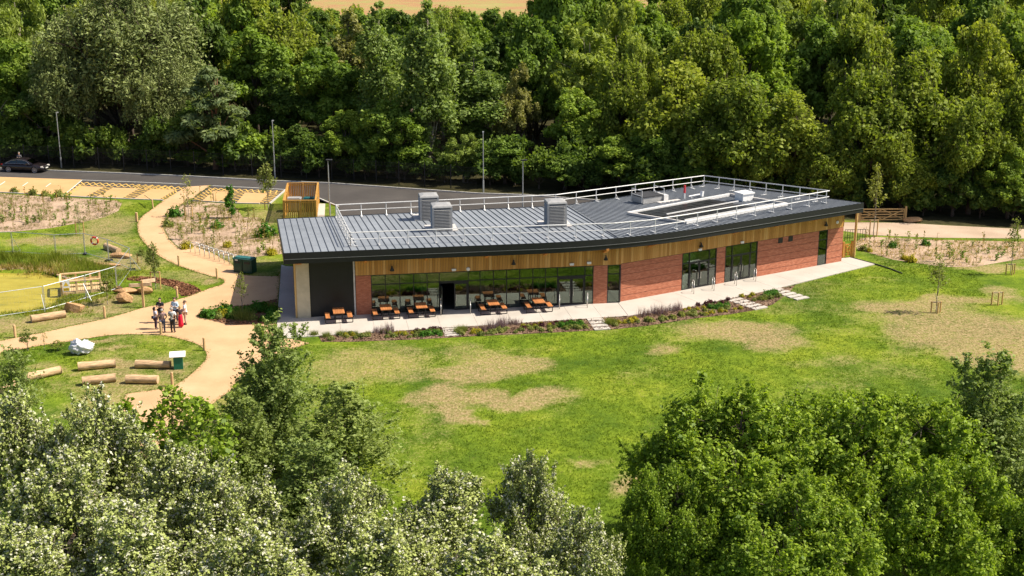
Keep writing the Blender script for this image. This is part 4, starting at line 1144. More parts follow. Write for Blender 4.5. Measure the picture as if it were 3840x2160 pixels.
# ---- white bulk sack
bm = bmesh.new(); bmesh.ops.create_icosphere(bm, subdivisions=4, radius=1.0)
rr = np.random.default_rng(4)
for v_ in bm.verts:
    c = v_.co
    n_ = float(vnoise(c.x * 3 + 10, c.y * 3 + c.z * 4, .7)) - .5; n2_ = float(vnoise(c.z * 5 + 30, c.x * 4 + 7 - c.y * 3, .5)) - .5
    k = 1 + n_ * .4 + n2_ * .26
    lob = 1.15 if c.x < -.15 else (.95 if c.x > .2 else .82)
    v_.co = Vector((c.x * .72 * k, c.y * .5 * k, max(-.40, c.z * .5 * k * lob)))
me = bpy.data.meshes.new('sack'); bm.to_mesh(me); bm.free(); me.materials.append(M['bag']); me.polygons.foreach_set('use_smooth', [True] * len(me.polygons))
tag(link('sack', me, None, (*(-27.27, 78.57), .41), .1), 'crumpled white bulk sack lying on the grass island', 'sack')

# ---- signpost
sg = thing('fingerpost', 'timber fingerpost with angled arms beside the boulders', 'signpost', (*(-26.10, 88.63), 0))
MB().box((0, 0, .98), (.14, .14, 2.05)).build('post', M['post'], sg, world=False)
for a_, z, L_ in ((math.radians(30), 1.90, .95), (math.radians(190), 1.66, .9), (math.radians(-5), 1.72, .7)):
    ar = MB().prism([(.05, -.035), (L_ - .12, -.035), (L_, 0), (L_ - .12, .035), (.05, .035)], -.12, .12).build('sign_arm', M['palewood'], sg, world=False)  # paler than the post: sunlit tops put into the arm colour
    ar.location = (0, 0, z); ar.rotation_euler = (0, 0, a_)

# ---- temporary mesh fence panels round the pond
FP = [(-37.62, 84.56), (-35.66, 86.07), (-32.81, 87.85), (-30.80, 90.71), (-29.29, 93.18), (-29.80, 98.67), (-32.39, 101.51), (-34.95, 103.58), (-37.17, 103.05), (-41.05, 104.11), (-44.44, 103.58)]
FLAB = ['leftmost near mesh fence panel at the frame edge', 'mesh fence panel along the near pond edge behind long log', 'mesh fence panel in front of the timber platform', 'mesh fence panel between platform and flat boulder', 'mesh fence panel facing the mulch patch', 'mesh fence panel in front of the fence side log', 'mesh fence panel carrying the lifebuoy', 'mesh fence panel behind the tall reeds', 'mesh fence panel behind the pond, far left', 'mesh fence panel behind pond at the frame edge']
for i in range(len(FP) - 1):
    a, b_ = FP[i], FP[i + 1]
    L_ = math.hypot(b_[0] - a[0], b_[1] - a[1]); a_ = ang(a, b_); h = 1.78
    t = thing('fence_panel', FLAB[i], 'fence panel', (a[0], a[1], 0), a_, 'temporary mesh fence panels round the pond')
    L2 = L_ - .06
    MB().path([(.03, 0, .12), (.03, 0, h), (L2, 0, h), (L2, 0, .12), (.03, 0, .12)], .024, 6).build('frame', M['galv'], t, world=False)
    w_ = MB()
    k = .18
    while k < L2 - .05:
        w_.beam((k, 0, .14), (k, 0, h - .02), .003, .003); k += .24
    for z in (.5, .9, 1.3): w_.beam((.05, 0, z), (L2 - .02, 0, z), .003, .003)
    w_.build('wire_mesh', M['galv'], t, world=False)
    MB().box((0, 0, .06), (.24, .62, .13)).build('foot', M['black'], t, world=False)
    if i in (1, 2, 4, 8):
        MB().path([(L2 - .1, 0, 1.2), (L2 - .1, -.75, .06)], .02, 6).path([(L2 - .1, -.75, .04), (L2 - .1, 0, .04)], .02, 6).build('brace', M['galv'], t, world=False)
ra, rb = FP[6], FP[7]
lf = lerp(ra, rb, .52)
lb_ = thing('lifebuoy', 'orange lifebuoy ring hanging on the far fence panel', 'lifebuoy', (lf[0], lf[1] - .1, 1.42), ang(ra, rb) + math.pi + .5)
bm = bmesh.new()
vs_l = []
for i in range(20):
    t_ = 2 * math.pi * i / 20
    vs_l.append([bm.verts.new(((.30 + .075 * math.cos(2 * math.pi * k / 8)) * math.cos(t_), .075 * math.sin(2 * math.pi * k / 8), (.30 + .075 * math.cos(2 * math.pi * k / 8)) * math.sin(t_))) for k in range(8)])
for i in range(20):
    for k in range(8): bm.faces.new((vs_l[i][k], vs_l[(i + 1) % 20][k], vs_l[(i + 1) % 20][(k + 1) % 8], vs_l[i][(k + 1) % 8]))
me = bpy.data.meshes.new('ring'); bm.to_mesh(me); bm.free(); me.materials.append(M['red']); link('ring', me, lb_)
for k in range(4):
    a_ = math.pi / 4 + k * math.pi / 2
    MB().tube((.30 * math.cos(a_ - .12), 0, .30 * math.sin(a_ - .12)), (.30 * math.cos(a_ + .12), 0, .30 * math.sin(a_ + .12)), .082, n=8).build('band', M['white'], lb_, world=False)

# ---- pond dipping platform
pa, pb = (-32.99, 91.75), (-30.47, 92.60)
pl = thing('pond_platform', 'timber pond dipping platform with rails over the water', 'platform', (pa[0], pa[1], 0), ang(pa, pb))
PL, PW = math.hypot(pb[0] - pa[0], pb[1] - pa[1]) + .7, 2.3
for k in range(22):
    MB().box((.06 + k * (PL / 22), PW / 2, .13), (PL / 22 - .02, PW, .04)).build('deck_board', M['deck'], pl, world=False)
for y in (0.02, PW - .02):
    MB().box((PL / 2, y, .05), (PL, .08, .22)).build('edge_beam', M['deck'], pl, world=False)
    MB().box((PL / 2 - .25, y, .98), (PL - .5, .22, .09)).build('hand_rail', M['deck'], pl, world=False)
    MB().box((PL / 2 - .25, y, .55), (PL - .5, .04, .12)).build('mid_rail', M['deck'], pl, world=False)
    for x in (.06, PL * .33, PL * .64, PL - .55): MB().box((x, y, .35), (.14, .14, 1.25)).build('post', M['deck'], pl, world=False)
MB().box((.02, PW / 2, .98), (.16, PW - .2, .06)).build('hand_rail', M['deck'], pl, world=False)
ws = thing('warning_sign', 'white and yellow warning sign on the pond platform rail', 'sign', (pa[0] + .25, pa[1] - .1, .28), ang(pa, pb))
MB().box((.2, -.02, .42), (.50, .02, .82)).build('board', M['white'], ws, world=False)
MB().box((.2, -.034, .17), (.40, .006, .22)).build('lower_panel', plain('sign_yellow', (.75, .50, .02), .5), ws, world=False)
MB().add([(.02, -.035, .42), (.38, -.035, .42), (.2, -.035, .74)], [(0, 1, 2)]).build('warning_triangle', plain('sign_triangle', (.70, .46, .03), .5), ws, world=False)
for k in range(2): MB().box((.2, -.039, .13 + k * .08), (.3, .003, .03)).build('print_line', M['black'], ws, world=False)

# ---- timber bin store behind the building
BS = [(-20.55, 115.05), (-17.68, 115.14), (-18.6, 123.2), (-21.45, 122.9)]
bs = thing('bin_store', 'open topped yellow timber slatted bin store behind the roof', 'bin store', (BS[0][0], BS[0][1], 0))
hs = 2.0
slat_cache = {}
for i in range(4):
    a, b_ = BS[i], BS[(i + 1) % 4]
    L_ = math.hypot(b_[0] - a[0], b_[1] - a[1]); n = int(L_ / .165); a_ = ang(a, b_)
    for k in range(n):
        p = lerp(a, b_, (k + .5) / n)
        sm = slat_cache.get(k % 2) or MB().box((0, 0, 0), (.115, .03, hs - .1 + (k % 2) * .02)).mesh('slat', M['slat']); slat_cache[k % 2] = sm
        link('slat', sm, bs, (p[0] - BS[0][0], p[1] - BS[0][1], hs / 2 + .03), a_)
    d = nrm2(vsub(b_, a)); n_ = (-d[1] * .05, d[0] * .05)
    for z in (.35, hs - .15): MB().beam((a[0] + n_[0], a[1] + n_[1], z), (b_[0] + n_[0], b_[1] + n_[1], z), .05, .12).build('rail', M['slat'], bs)
    MB().beam((a[0], a[1], hs + .03), (b_[0], b_[1], hs + .03), .15, .05).build('capping', M['slat'], bs)
    MB().box((a[0], a[1], hs / 2), (.13, .13, hs + .10)).build('post', M['slat'], bs)
    p = lerp(a, b_, .5); MB().box((p[0] + n_[0], p[1] + n_[1], hs / 2), (.12, .12, hs + .04), a_).build('post', M['slat'], bs)
for lb, mt, p in (('grey wheeled bin inside the timber bin store, left', 'cowl', (-20.37, 119.77, 1.25)[:2]), ('green wheeled bin inside the timber bin store, right', 'green', (-18.85, 119.77, 1.25)[:2])):
    w = thing('wheeled_bin', lb, 'bin', (p[0], p[1], 0), .05)
    MB().add([(-.52, -.38, .12), (.52, -.38, .12), (.52, .38, .12), (-.52, .38, .12), (-.62, -.48, 1.15), (.62, -.48, 1.15), (.62, .48, 1.15), (-.62, .48, 1.15)], [(0, 3, 2, 1), (4, 5, 6, 7), (0, 1, 5, 4), (1, 2, 6, 5), (2, 3, 7, 6), (3, 0, 4, 7)]).build('body', M[mt], w, world=False)
    MB().box((0, 0, 1.2), (1.32, 1.04, .1)).box((0, -.05, 1.28), (1.1, .8, .08)).build('lid', M['cowl'] if mt == 'cowl' else plain('bin_teal', (.01, .09, .10), .5), w, world=False)
    for sx in (-.45, .45):
        for sy in (-.3, .3): MB().tube((sx - .03, sy, .08), (sx + .03, sy, .08), .08, n=8).build('wheel', M['black'], w, world=False)
tag(MB().sheet([(-18.59, 122.98), (-17.95, 122.98), (-17.25, 117.43), (-17.91, 117.43)], .014).build('pavement', M['concrete']), kind='structure')

# ---- lamp columns
def lamp_post(label, p, h, head):
    t = thing('lamp_post', label, 'lamp post', (p[0], p[1], 0), 0, 'lamp posts along the road')
    MB().tube((0, 0, -.1), (0, 0, 1.2), .085, .085, 8).build('base', M['galv'], t, world=False)
    MB().tube((0, 0, 1.2), (0, 0, h), .055, .04, 8).build('column', M['galv'], t, world=False)
    if head: MB().box((.12, -.1, h + .03), (.55, .30, .09)).box((0, 0, h), (.12, .12, .14)).build('lantern', M['cowldark'], t, world=False)
    else: MB().box((0, .25, h + .03), (.16, .5, .08)).build('lantern', M['galv'], t, world=False)
for lb, p, h, hd in (('lamp post beside the parked car at left', (-49.40, 141.39), 6.0, 0), ('lamp post at the kerb left of the bin store', (-24.97, 135.58), 6.0, 0), ('lamp post at the kerb behind the first cowl', (-2.86, 128.26), 6.0, 0), ('lamp post with dark flat lantern beside the bin store', (-16.8, 117.82), 5.2, 1), ('lamp post with dark lantern behind the back guardrail', (1.02, 120.93), 4.6, 1)):
    lamp_post(lb, p, h, hd)

# ---- dark mesh fence along the far kerb
def offs(p, d): return (p[0] + .2, p[1] + d)
fpts = [(-92, 149.8), (-56.5, 142.6), (-42.1, 139.9), (-34.0, 138.1), (-24.3, 135.6), (-18.8, 134.4), (-11.6, 132.0), (-3.5, 129.4)]
df = thing('road_fence', 'dark green mesh fence with posts behind the far kerb', 'fence', (fpts[0][0], fpts[0][1], 0))
pm_ = MB()
for k in range(21): pm_.beam((.05 + k * .1425, 0, .05), (.05 + k * .1425, 0, 2.3), .012, .012)
for z in (.1, .7, 1.3, 1.9, 2.28): pm_.beam((.02, 0, z), (2.96, 0, z), .02, .02)
panel_me = pm_.mesh('mesh_panel', M['black']); post_me = MB().box((0, 0, 1.2), (.08, .08, 2.5)).mesh('post', M['black'])
for i in range(len(fpts) - 1):
    a, b_ = fpts[i], fpts[i + 1]; L_ = math.hypot(b_[0] - a[0], b_[1] - a[1]); n = max(1, round(L_ / 3.0)); a_ = ang(a, b_)
    for k in range(n):
        p = lerp(a, b_, k / n)
        link('post', post_me, df, (p[0] - fpts[0][0], p[1] - fpts[0][1], 0), a_)
        pn = link('mesh_panel', panel_me, df, (p[0] - fpts[0][0], p[1] - fpts[0][1], 0), a_); pn.scale = (L_ / n / 3.0, 1, 1)

# ---- timber gates
def gate(label, a, b_, h, heavy=.07):
    L_ = math.hypot(b_[0] - a[0], b_[1] - a[1])
    t = thing('field_gate', label, 'gate', (a[0], a[1], 0), ang(a, b_), 'timber gates')
    for x in (0, L_): MB().box((x, 0, h * .55), (.16, .16, h * 1.12 + .1)).build('post', M['gatewood' if L_ > 2.5 else 'slat'], t, world=False)
    for k in range(5): MB().box((L_ / 2, 0, .22 + k * (h - .28) / 4), (L_ - .2, .035, .10)).build('bar', M['gatewood' if L_ > 2.5 else 'slat'], t, world=False)
    for x in (.16, L_ - .16): MB().box((x, -.036, h * .52), (heavy, .034, h * .95)).build('stile', M['gatewood' if L_ > 2.5 else 'slat'], t, world=False)
    for x0, x1 in ((.2, L_ / 2), (L_ - .2, L_ / 2)): MB().beam((x0, .036, .25), (x1, .036, h - .1), .034, .08).beam((x0, -.072, h - .1), (x1, -.072, .25), .03, .07).build('brace', M['gatewood' if L_ > 2.5 else 'slat'], t, world=False)
gate('long timber field gate across the track at wood edge', (31.30, 115.15), (35.57, 115.33), 1.25)
gate('short timber gate closing the gap at right end of building', (26.82, 102.49), (27.59, 102.73), 1.15)
cp = thing('canopy_post', 'round timber post under right overhang of roof', 'post', (*(27.77, 102.73), .02))
MB().tube((0, 0, 0), (.0, 0, 4.25), .11, .10, 10).build('post', M['timber'], cp, world=False)
MB().beam((0, 0, 4.2), (-1.2, -1.2, 4.2), .12, .2).build('beam', M['timber'], cp, world=False)
# low railing beyond the short gate
gr_ = thing('railing', 'dark low railing behind the right end of building', 'railing', (*(28.32, 108.05), 0), .1)
for k in range(9): MB().beam((k * .22, 0, 0), (k * .22, 0, 1.0), .03, .03).build('baluster', M['black'], gr_, world=False)
MB().beam((-.05, 0, 1.0), (1.85, 0, 1.0), .04, .04).build('top_bar', M['black'], gr_, world=False)
# pipe on the lawn
pi_ = [(27.38, 102.49), (28.83, 100.42), (29.71, 98.86), (30.20, 97.55)]
tag(MB().path([(p[0], p[1], .06) for p in pi_], .05, 6).build('pipe', M['cowldark']), 'dark pipe lying along terrace corner onto the lawn', 'pipe')

# ---- low timber edging and knee rail by the bays
for lb, a, b_, c_ in (('leaning timber knee rail at left of the path top', (-33.98, 121.01), (-35.00, 124.57), (-35.41, 128.12)), ('leaning timber knee rail at the planting bed behind bays', (-28.81, 123.76), (-29.57, 126.84), (-29.36, 123.96))):
    t = thing('knee_rail', lb, 'rail', (a[0], a[1], 0), 0, 'leaning timber rails')
    MB().tube((0, 0, -.05), (-.05, 0, .85), .07, n=8).build('post', M['post'], t, world=False)
    MB().beam((-.05, 0, .78), (c_[0] - a[0] if abs(c_[0] - a[0]) < 4 else 1.2, min(2.5, c_[1] - a[1]), .75), .08, .08).build('bar', M['post'], t, world=False)

# ================================================================ trees
def unit(a):
    return a / np.maximum(np.linalg.norm(a, axis=1, keepdims=True), 1e-9)
def leaf_mesh(name, mat, P, N, size, elong, droop, rng, tint):
    n = len(P)
    N = unit(N)
    t = rng.normal(size=(n, 3))
    T = unit(np.cross(N, t))
    if droop > 0:
        T = unit(T * (1 - droop) + np.array([0, 0, -1.0]) * droop)
        N = unit(N - T * np.sum(N * T, 1, keepdims=True))
    B = np.cross(N, T)
    Ls = size[:, None] * .5 * elong ** .5; Ws = size[:, None] * .5 / elong ** .5
    fold = N * (Ws * .35)
    V = np.stack([P - T * Ls, P + B * Ws + fold - T * Ls * .15, P + T * Ls, P - B * Ws + fold - T * Ls * .15], 1).reshape(-1, 3)
    F = np.arange(4 * n).reshape(n, 4)
    return np_mesh(name, V, F, mat, [('tint', tint, 'FACE')])

def lobes_dome(rng, H, W, z0, nl, flat=.75):
    """lobe centres and radii spread through a domed crown"""
    R = W / 2; out = []
    hc = (H - z0)
    for k in range(nl):
        for _ in range(60):
            d = rng.normal(size=3); d /= np.linalg.norm(d)
            if d[2] < -.35: continue
            f = rng.uniform(.35, .72)
            p = np.array([d[0] * R * f, d[1] * R * f, z0 + hc * .42 + d[2] * hc * .55 * f])
            r = R * rng.uniform(.30, .46)
            if all(np.linalg.norm(p - q[0]) > .55 * (r + q[1]) * .8 for q in out): break
        r = min(r, (H - p[2]) * 1.0 + .2)
        out.append((p, r))
    out.append((np.array([rng.uniform(-.1, .1) * W, rng.uniform(-.1, .1) * W, H - R * .34]), R * .34))
    return out
def lobes_column(rng, H, W, z0, nl):
    out = []
    for k in range(nl):
        t = (k + .5) / nl
        z = z0 + (H - z0) * t
        r = W / 2 * (math.sin(math.pi * min(1, (t * .85 + .13))) ** .7) * rng.uniform(.55, .85)
        a = rng.uniform(0, 2 * math.pi); f = W * .22 * (1 - t)
        out.append((np.array([math.cos(a) * f, math.sin(a) * f, min(z, H - r * .8)]), max(r, .3)))
    return out
def lobes_layers(rng, H, W, z0, nl):
    out = []
    for k in range(nl):
        t = k / (nl - 1)
        z = z0 + (H - z0) * (t ** .9)
        a = k * 2.4; f = W * .5 * (1 - t) ** .7 * rng.uniform(.3, .75)
        out.append((np.array([math.cos(a) * f, math.sin(a) * f, min(z, H - .5)]), W * .5 * (.42 - .2 * t)))
    return out

SHOOTS = []
def make_crown(name, mat, lobes, n, leaf, elong=1.5, droop=0.0, seed=1, per=11, spiky=0.0, zflat=1.0, cl=.36, light=.5, slen_k=1.0):
    rng = np.random.default_rng(seed)
    C_, R_ = [], []
    for (p, r) in lobes:
        k = max(4, int(per * (r / np.mean([q[1] for q in lobes])) ** 1.3))
        d = unit(rng.normal(size=(k, 3))); d[:, 2] = np.abs(d[:, 2]) * .9 + d[:, 2] * .1 - .15
        f = rng.uniform(.55, 1.0, (k, 1))
        C_.append(p + d * r * f * np.array([1, 1, zflat])); R_.append(np.full(k, r * cl) * rng.uniform(.7, 1.35, k))
    C_ = np.concatenate(C_); R_ = np.concatenate(R_)
    w = R_ ** 2; w /= w.sum()
    ci = rng.choice(len(C_), n, p=w)
    d = unit(rng.normal(size=(n, 3)))
    rr = rng.random((n, 1)) ** .45
    P = C_[ci] + d * R_[ci][:, None] * rr * np.array([1, 1, zflat]) * rng.uniform(.8, 1.25, (n, 1))
    shoot = np.zeros(n, bool)
    if spiky:
        ns = len(C_) * 3                                    # leafy shoots standing out of the clumps
        so_ = rng.choice(len(C_), ns); sdir = unit(rng.normal(size=(ns, 3)) * .45 + np.array([0, 0, 1.0])); slen = R_[so_] * rng.uniform(.9, 1.9, ns) * slen_k
        shoot = rng.random(n) < spiky; k = shoot.sum(); si = rng.choice(ns, k); tt = rng.random((k, 1)) ** .8
        P[shoot] = C_[so_[si]] + sdir[si] * slen[si][:, None] * (.25 + .75 * tt) + rng.normal(size=(k, 3)) * leaf * .55
        SHOOTS[:] = [(C_[o_], C_[o_] + sdir[i_] * slen[i_] * 1.05) for i_, o_ in enumerate(so_)]
        d[shoot] = unit(rng.normal(size=(k, 3)) + np.array([0, 0, .4]))
    N = d * .7 + rng.normal(size=(n, 3)) * .55 + np.array([0, 0, .45])
    size = leaf * (.45 + 1.25 * rng.random(n) ** 1.6)
    ct = rng.random(len(C_))
    tint = np.clip(light + (ct[ci] - .5) * .5 + rng.normal(size=n) * .2 + shoot * .18, 0, 1)
    P[:, 2] = np.maximum(P[:, 2], .12)
    return leaf_mesh(name, mat, P, N, size, elong, droop, rng, tint)

def make_trunk(name, mat, lobes, H, r0, seed=1, lean=(0, 0), twigs=2, shoots=()):
    rng = np.random.default_rng(seed + 77)
    mb = MB()
    zs = [0, H * .12, H * .3, H * .5, H * .72, H * .9]
    pts = [(lean[0] * z / H + rng.normal() * .04 * (z > 0) * H * .1, lean[1] * z / H + rng.normal() * .04 * (z > 0) * H * .1, z - (.15 if z == 0 else 0)) for z in zs]
    rad = [r0 * 1.25, r0, r0 * .82, r0 * .6, r0 * .36, r0 * .12]
    mb.path(pts, rad, 7)
    for (p, r) in lobes:
        z = max(H * .12, p[2] - r - H * .12); z = min(z, H * .8)
        k = np.interp(z, zs, range(6)); i = int(min(k, 4)); t = k - i
        s = tuple(pts[i][j] + (pts[i + 1][j] - pts[i][j]) * t for j in range(3)); rs = (rad[i] + (rad[i + 1] - rad[i]) * t) * .6
        midp = ((s[0] + p[0]) / 2 + rng.normal() * .1, (s[1] + p[1]) / 2 + rng.normal() * .1, s[2] * .45 + p[2] * .55)
        mb.path([s, midp, tuple(p)], [rs, rs * .6, rs * .3], 5)
        for _ in range(twigs):
            d = rng.normal(size=3); d /= np.linalg.norm(d); d[2] = abs(d[2])
            mb.path([tuple(p), tuple(p + d * r * .85)], [rs * .3, rs * .08], 4)
    for a, b_ in shoots:
        q = min(lobes, key=lambda l_: np.linalg.norm(l_[0] - a))[0]
        mb.path([tuple(q), tuple(a), tuple(b_)], [r0 * .12, r0 * .08, r0 * .03], 3)
    return mb.mesh(name, mat, True)

PROTO = {}
def proto(kind, H, W, crown, trunk): PROTO[kind] = (H, W, crown, trunk)
def build_proto(kind, H, W, lobes, leafm, n, leaf, seed, barkm, r0, **kw):
    lean = kw.pop('lean', (0, 0)); twigs = kw.pop('twigs', 2)
    SHOOTS.clear()
    cr = make_crown('crown', L[leafm], lobes, n, leaf, seed=seed, **kw)
    PROTO.setdefault(kind, []).append((H, W, cr, make_trunk('trunk', M[barkm], lobes, H, r0, seed, lean, twigs, list(SHOOTS))))
rg = np.random.default_rng(21)
for sd in (1, 2, 3): build_proto('oak', 12, 11, lobes_dome(rg, 12, 11, 1.0, 16), 'oak', 27000, .28, sd, 'bark', .28, per=13, cl=.42, light=.55, spiky=.15)
for sd in (4, 5, 6): build_proto('ash', 12, 9, lobes_dome(rg, 12, 9, .8, 14), 'ash', 23000, .27, sd, 'bark', .24, per=9)
for sd in (7, 8): build_proto('dark', 10, 8, lobes_dome(rg, 10, 8, .5, 12), 'dark', 20000, .25, sd, 'bark', .22, per=9, light=.4)
build_proto('willow', 18, 17, lobes_dome(rg, 18, 17, 1.5, 26), 'willow', 62000, .23, 9, 'bark', .5, per=13, spiky=.3, zflat=1.25, elong=2.6, droop=.25, light=.55, cl=.40)
build_proto('willow', 18, 17, lobes_dome(rg, 18, 17, 1.5, 20), 'willow', 42000, .26, 19, 'bark', .45, per=12, spiky=.3, zflat=1.25, elong=2.6, droop=.25, light=.5, cl=.40)
for sd in (10, 20): build_proto('birch', 13, 8, lobes_dome(rg, 13, 8, 1.5, 14), 'birch', 23000, .23, sd, 'barkpale', .18, per=10, elong=2.2, droop=.5, zflat=1.3)
build_proto('lime', 14, 10, lobes_dome(rg, 14, 10, 1.5, 15), 'lime', 24000, .28, 11, 'bark', .28, per=10)
for sd in (12, 22): build_proto('poplar', 18, 6, lobes_column(rg, 18, 6, .8, 12), 'poplar', 26000, .25, sd, 'barkpale', .26, per=10, spiky=.3, cl=.42)
build_proto('pine', 11.5, 8, lobes_layers(rg, 11.5, 8, 3.6, 14), 'pine', 13000, .34, 13, 'barkpine', .24, per=8, elong=3.2, zflat=.55, cl=.5, lean=(-.9, .3))
for sd in (14, 24): build_proto('thorn', 10, 6.5, lobes_dome(rg, 10, 6.5, .6, 13), 'thorn', 20000, .19, sd, 'bark', .18, per=10, spiky=.35)
# bushes of the wood edge
for sd in (15, 16): build_proto('bush', 3.0, 3.6, lobes_dome(rg, 3.0, 3.6, .15, 8), 'dark', 4200, .23, sd, 'bark', .06, per=6, spiky=.35, cl=.5, light=.3)  # leaf tone darkened to carry the shade of the crowns overhead
build_proto('brightbush', 3.0, 4.2, lobes_dome(rg, 3.0, 4.2, .15, 9), 'lime', 5200, .22, 17, 'bark', .06, per=7)
# foreground trees
for sd in (31, 32, 33): build_proto('abele', 7.0, 5.0, lobes_dome(rg, 6.9, 5.6, .3, 15) + lobes_column(rg, 7.2, 3.0, 2.5, 5), 'abele', 40000, .095, sd, 'barkpale', .10, per=9, elong=1.25, spiky=.58, light=.48, cl=.38, slen_k=1.35, twigs=5)
for sd in (34, 35): build_proto('maple', 8.8, 9.2, lobes_dome(rg, 8.8, 9.2, .8, 22), 'maple', 90000, .122, sd, 'bark', .20, per=11, elong=1.5, droop=.25, spiky=.42, light=.42, cl=.33, twigs=4)
for sd in (36, 37): build_proto('sallow', 8.0, 4.6, lobes_column(rg, 8.0, 4.2, .6, 12), 'sallow', 30000, .092, sd, 'bark', .09, per=9, elong=1.6, spiky=.58, slen_k=1.2, light=.5, cl=.42, twigs=6)
build_proto('maplet', 7.0, 3.4, lobes_column(rg, 7.0, 3.2, 1.0, 9), 'maple', 3000, .15, 38, 'barkpale', .06, per=8, elong=1.3, droop=.3, spiky=.3, cl=.40, twigs=7)
build_proto('thin', 6.5, 3.2, lobes_column(rg, 6.5, 3.0, .8, 9), 'sallow', 6000, .10, 39, 'bark', .05, per=8, elong=1.6, spiky=.3, cl=.5, twigs=8)

SPECIES = {'oak': 'oak', 'ash': 'ash', 'dark': 'dark leaved tree', 'willow': 'grey green willow', 'birch': 'yellowish birch', 'lime': 'bright lime green tree', 'poplar': 'tall upright poplar', 'pine': 'pine', 'thorn': 'dense hawthorn',
           'abele': 'white poplar', 'maple': 'maple', 'sallow': 'sallow', 'maplet': 'maple sapling', 'thin': 'thin straggly tree'}
def plant(kind, x, y, h, w, label, cat='tree', group=None, name=None, z=None, var=None, rz=None):
    ps = PROTO[kind]
    p = ps[rnd.randrange(len(ps)) if var is None else var % len(ps)]
    zz = float(hill(x, y)) if z is None else z
    t = thing(name or {'oak': 'broadleaf_tree', 'ash': 'broadleaf_tree', 'dark': 'broadleaf_tree', 'lime': 'lime_tree', 'thorn': 'hawthorn_tree', 'abele': 'white_poplar_tree', 'maplet': 'maple_sapling', 'thin': 'straggly_tree', 'bush': 'bush', 'brightbush': 'bush'}.get(kind, kind + '_tree'), label, cat, (x, y, zz), rnd.uniform(0, 6.28) if rz is None else rz, group)
    t.scale = (w / p[1], w / p[1], h / p[0])
    link('trunk', p[3], t); link('crown', p[2], t)
    return t

WG = 'trees along the edge of the wood'
KEY = [
('ash', -58.0, 153.5, 12.9, 8.8),
('dark', -52.5, 148.4, 9.7, 7.6),
('willow', -45.1, 150.6, 19.3, 18.3),
('willow', -49.7, 148.7, 13.6, 9.0),
('willow', -39.4, 146.3, 12.5, 8.4),
('ash', -56.1, 148.2, 4.3, 5.4),
('dark', -35.8, 144.4, 7.1, 6.6),
('pine', -32.3, 142.1, 11.0, 8.2),
('ash', -29.8, 152.0, 14.5, 10.6),
('dark', -25.3, 146.8, 10.2, 8.5),
('ash', -20.2, 145.6, 13.0, 9.7),
('thorn', -19.4, 157.3, 15.2, 9.0),
('oak', -33.3, 164.8, 16.5, 11.0),
('ash', -40.5, 170.5, 16.4, 11.8),
('dark', -22.5, 140.1, 5.5, 5.5),
('ash', -17.6, 138.8, 7.0, 6.3),
('poplar', -14.3, 141.9, 17.9, 5.6),
('poplar', -8.8, 138.4, 18.3, 5.9),
('poplar', -4.2, 140.1, 13.5, 6.4),
('ash', -12.0, 137.3, 8.5, 7.5),
('birch', -5.0, 134.9, 5.1, 4.5),
('thorn', 0.5, 139.8, 11.2, 5.3),
('dark', -1.3, 154.4, 14.0, 8.9),
('birch', -4.9, 165.3, 13.6, 6.0),
('dark', 2.8, 149.0, 12.8, 8.6),
('ash', -0.7, 134.2, 5.2, 6.1),
('ash', 7.0, 134.5, 9.8, 7.4),
('birch', 8.3, 143.0, 15.2, 11.3),
('ash', 5.4, 160.1, 15.5, 11.1),
('oak', 11.2, 135.0, 12.4, 7.0),
('birch', 13.5, 138.2, 14.2, 7.1),
('oak', 17.2, 130.9, 12.9, 10.4),
('oak', 22.2, 127.1, 11.8, 10.5),
('oak', 26.9, 125.4, 10.4, 9.2),
('lime', 25.2, 139.0, 17.1, 9.7),
('oak', 20.1, 136.8, 15.3, 10.0),
('ash', 33.4, 142.4, 15.8, 9.5),
('ash', 16.4, 154.1, 16.5, 9.3),
('oak', 33.8, 124.3, 12.8, 9.1),
('oak', 39.3, 124.9, 14.2, 11.4),
('oak', 42.3, 120.1, 11.1, 7.3),
('ash', 42.6, 140.0, 16.4, 10.2),
('oak', 48.0, 134.6, 15.7, 9.0),
('oak', 47.3, 121.8, 12.4, 7.4),
('ash', 54.4, 140.9, 16.6, 8.6),
('oak', 39.9, 156.7, 16.2, 10.4),
('ash', 10.7, 129.7, 5.9, 5.9),
('oak', 29.6, 122.4, 7.1, 5.6),
('ash', 18.3, 127.0, 6.4, 6.2),
('oak', 24.4, 124.3, 6.8, 5.7),
('ash', 45.3, 118.3, 6.7, 5.4),
('oak', 36.2, 120.7, 7.4, 5.5),
('ash', 14.6, 128.8, 7.3, 5.5),
('dark', 40.5, 119.1, 5.8, 4.0),
('ash', 5.3, 131.1, 3.7, 4.8),
]
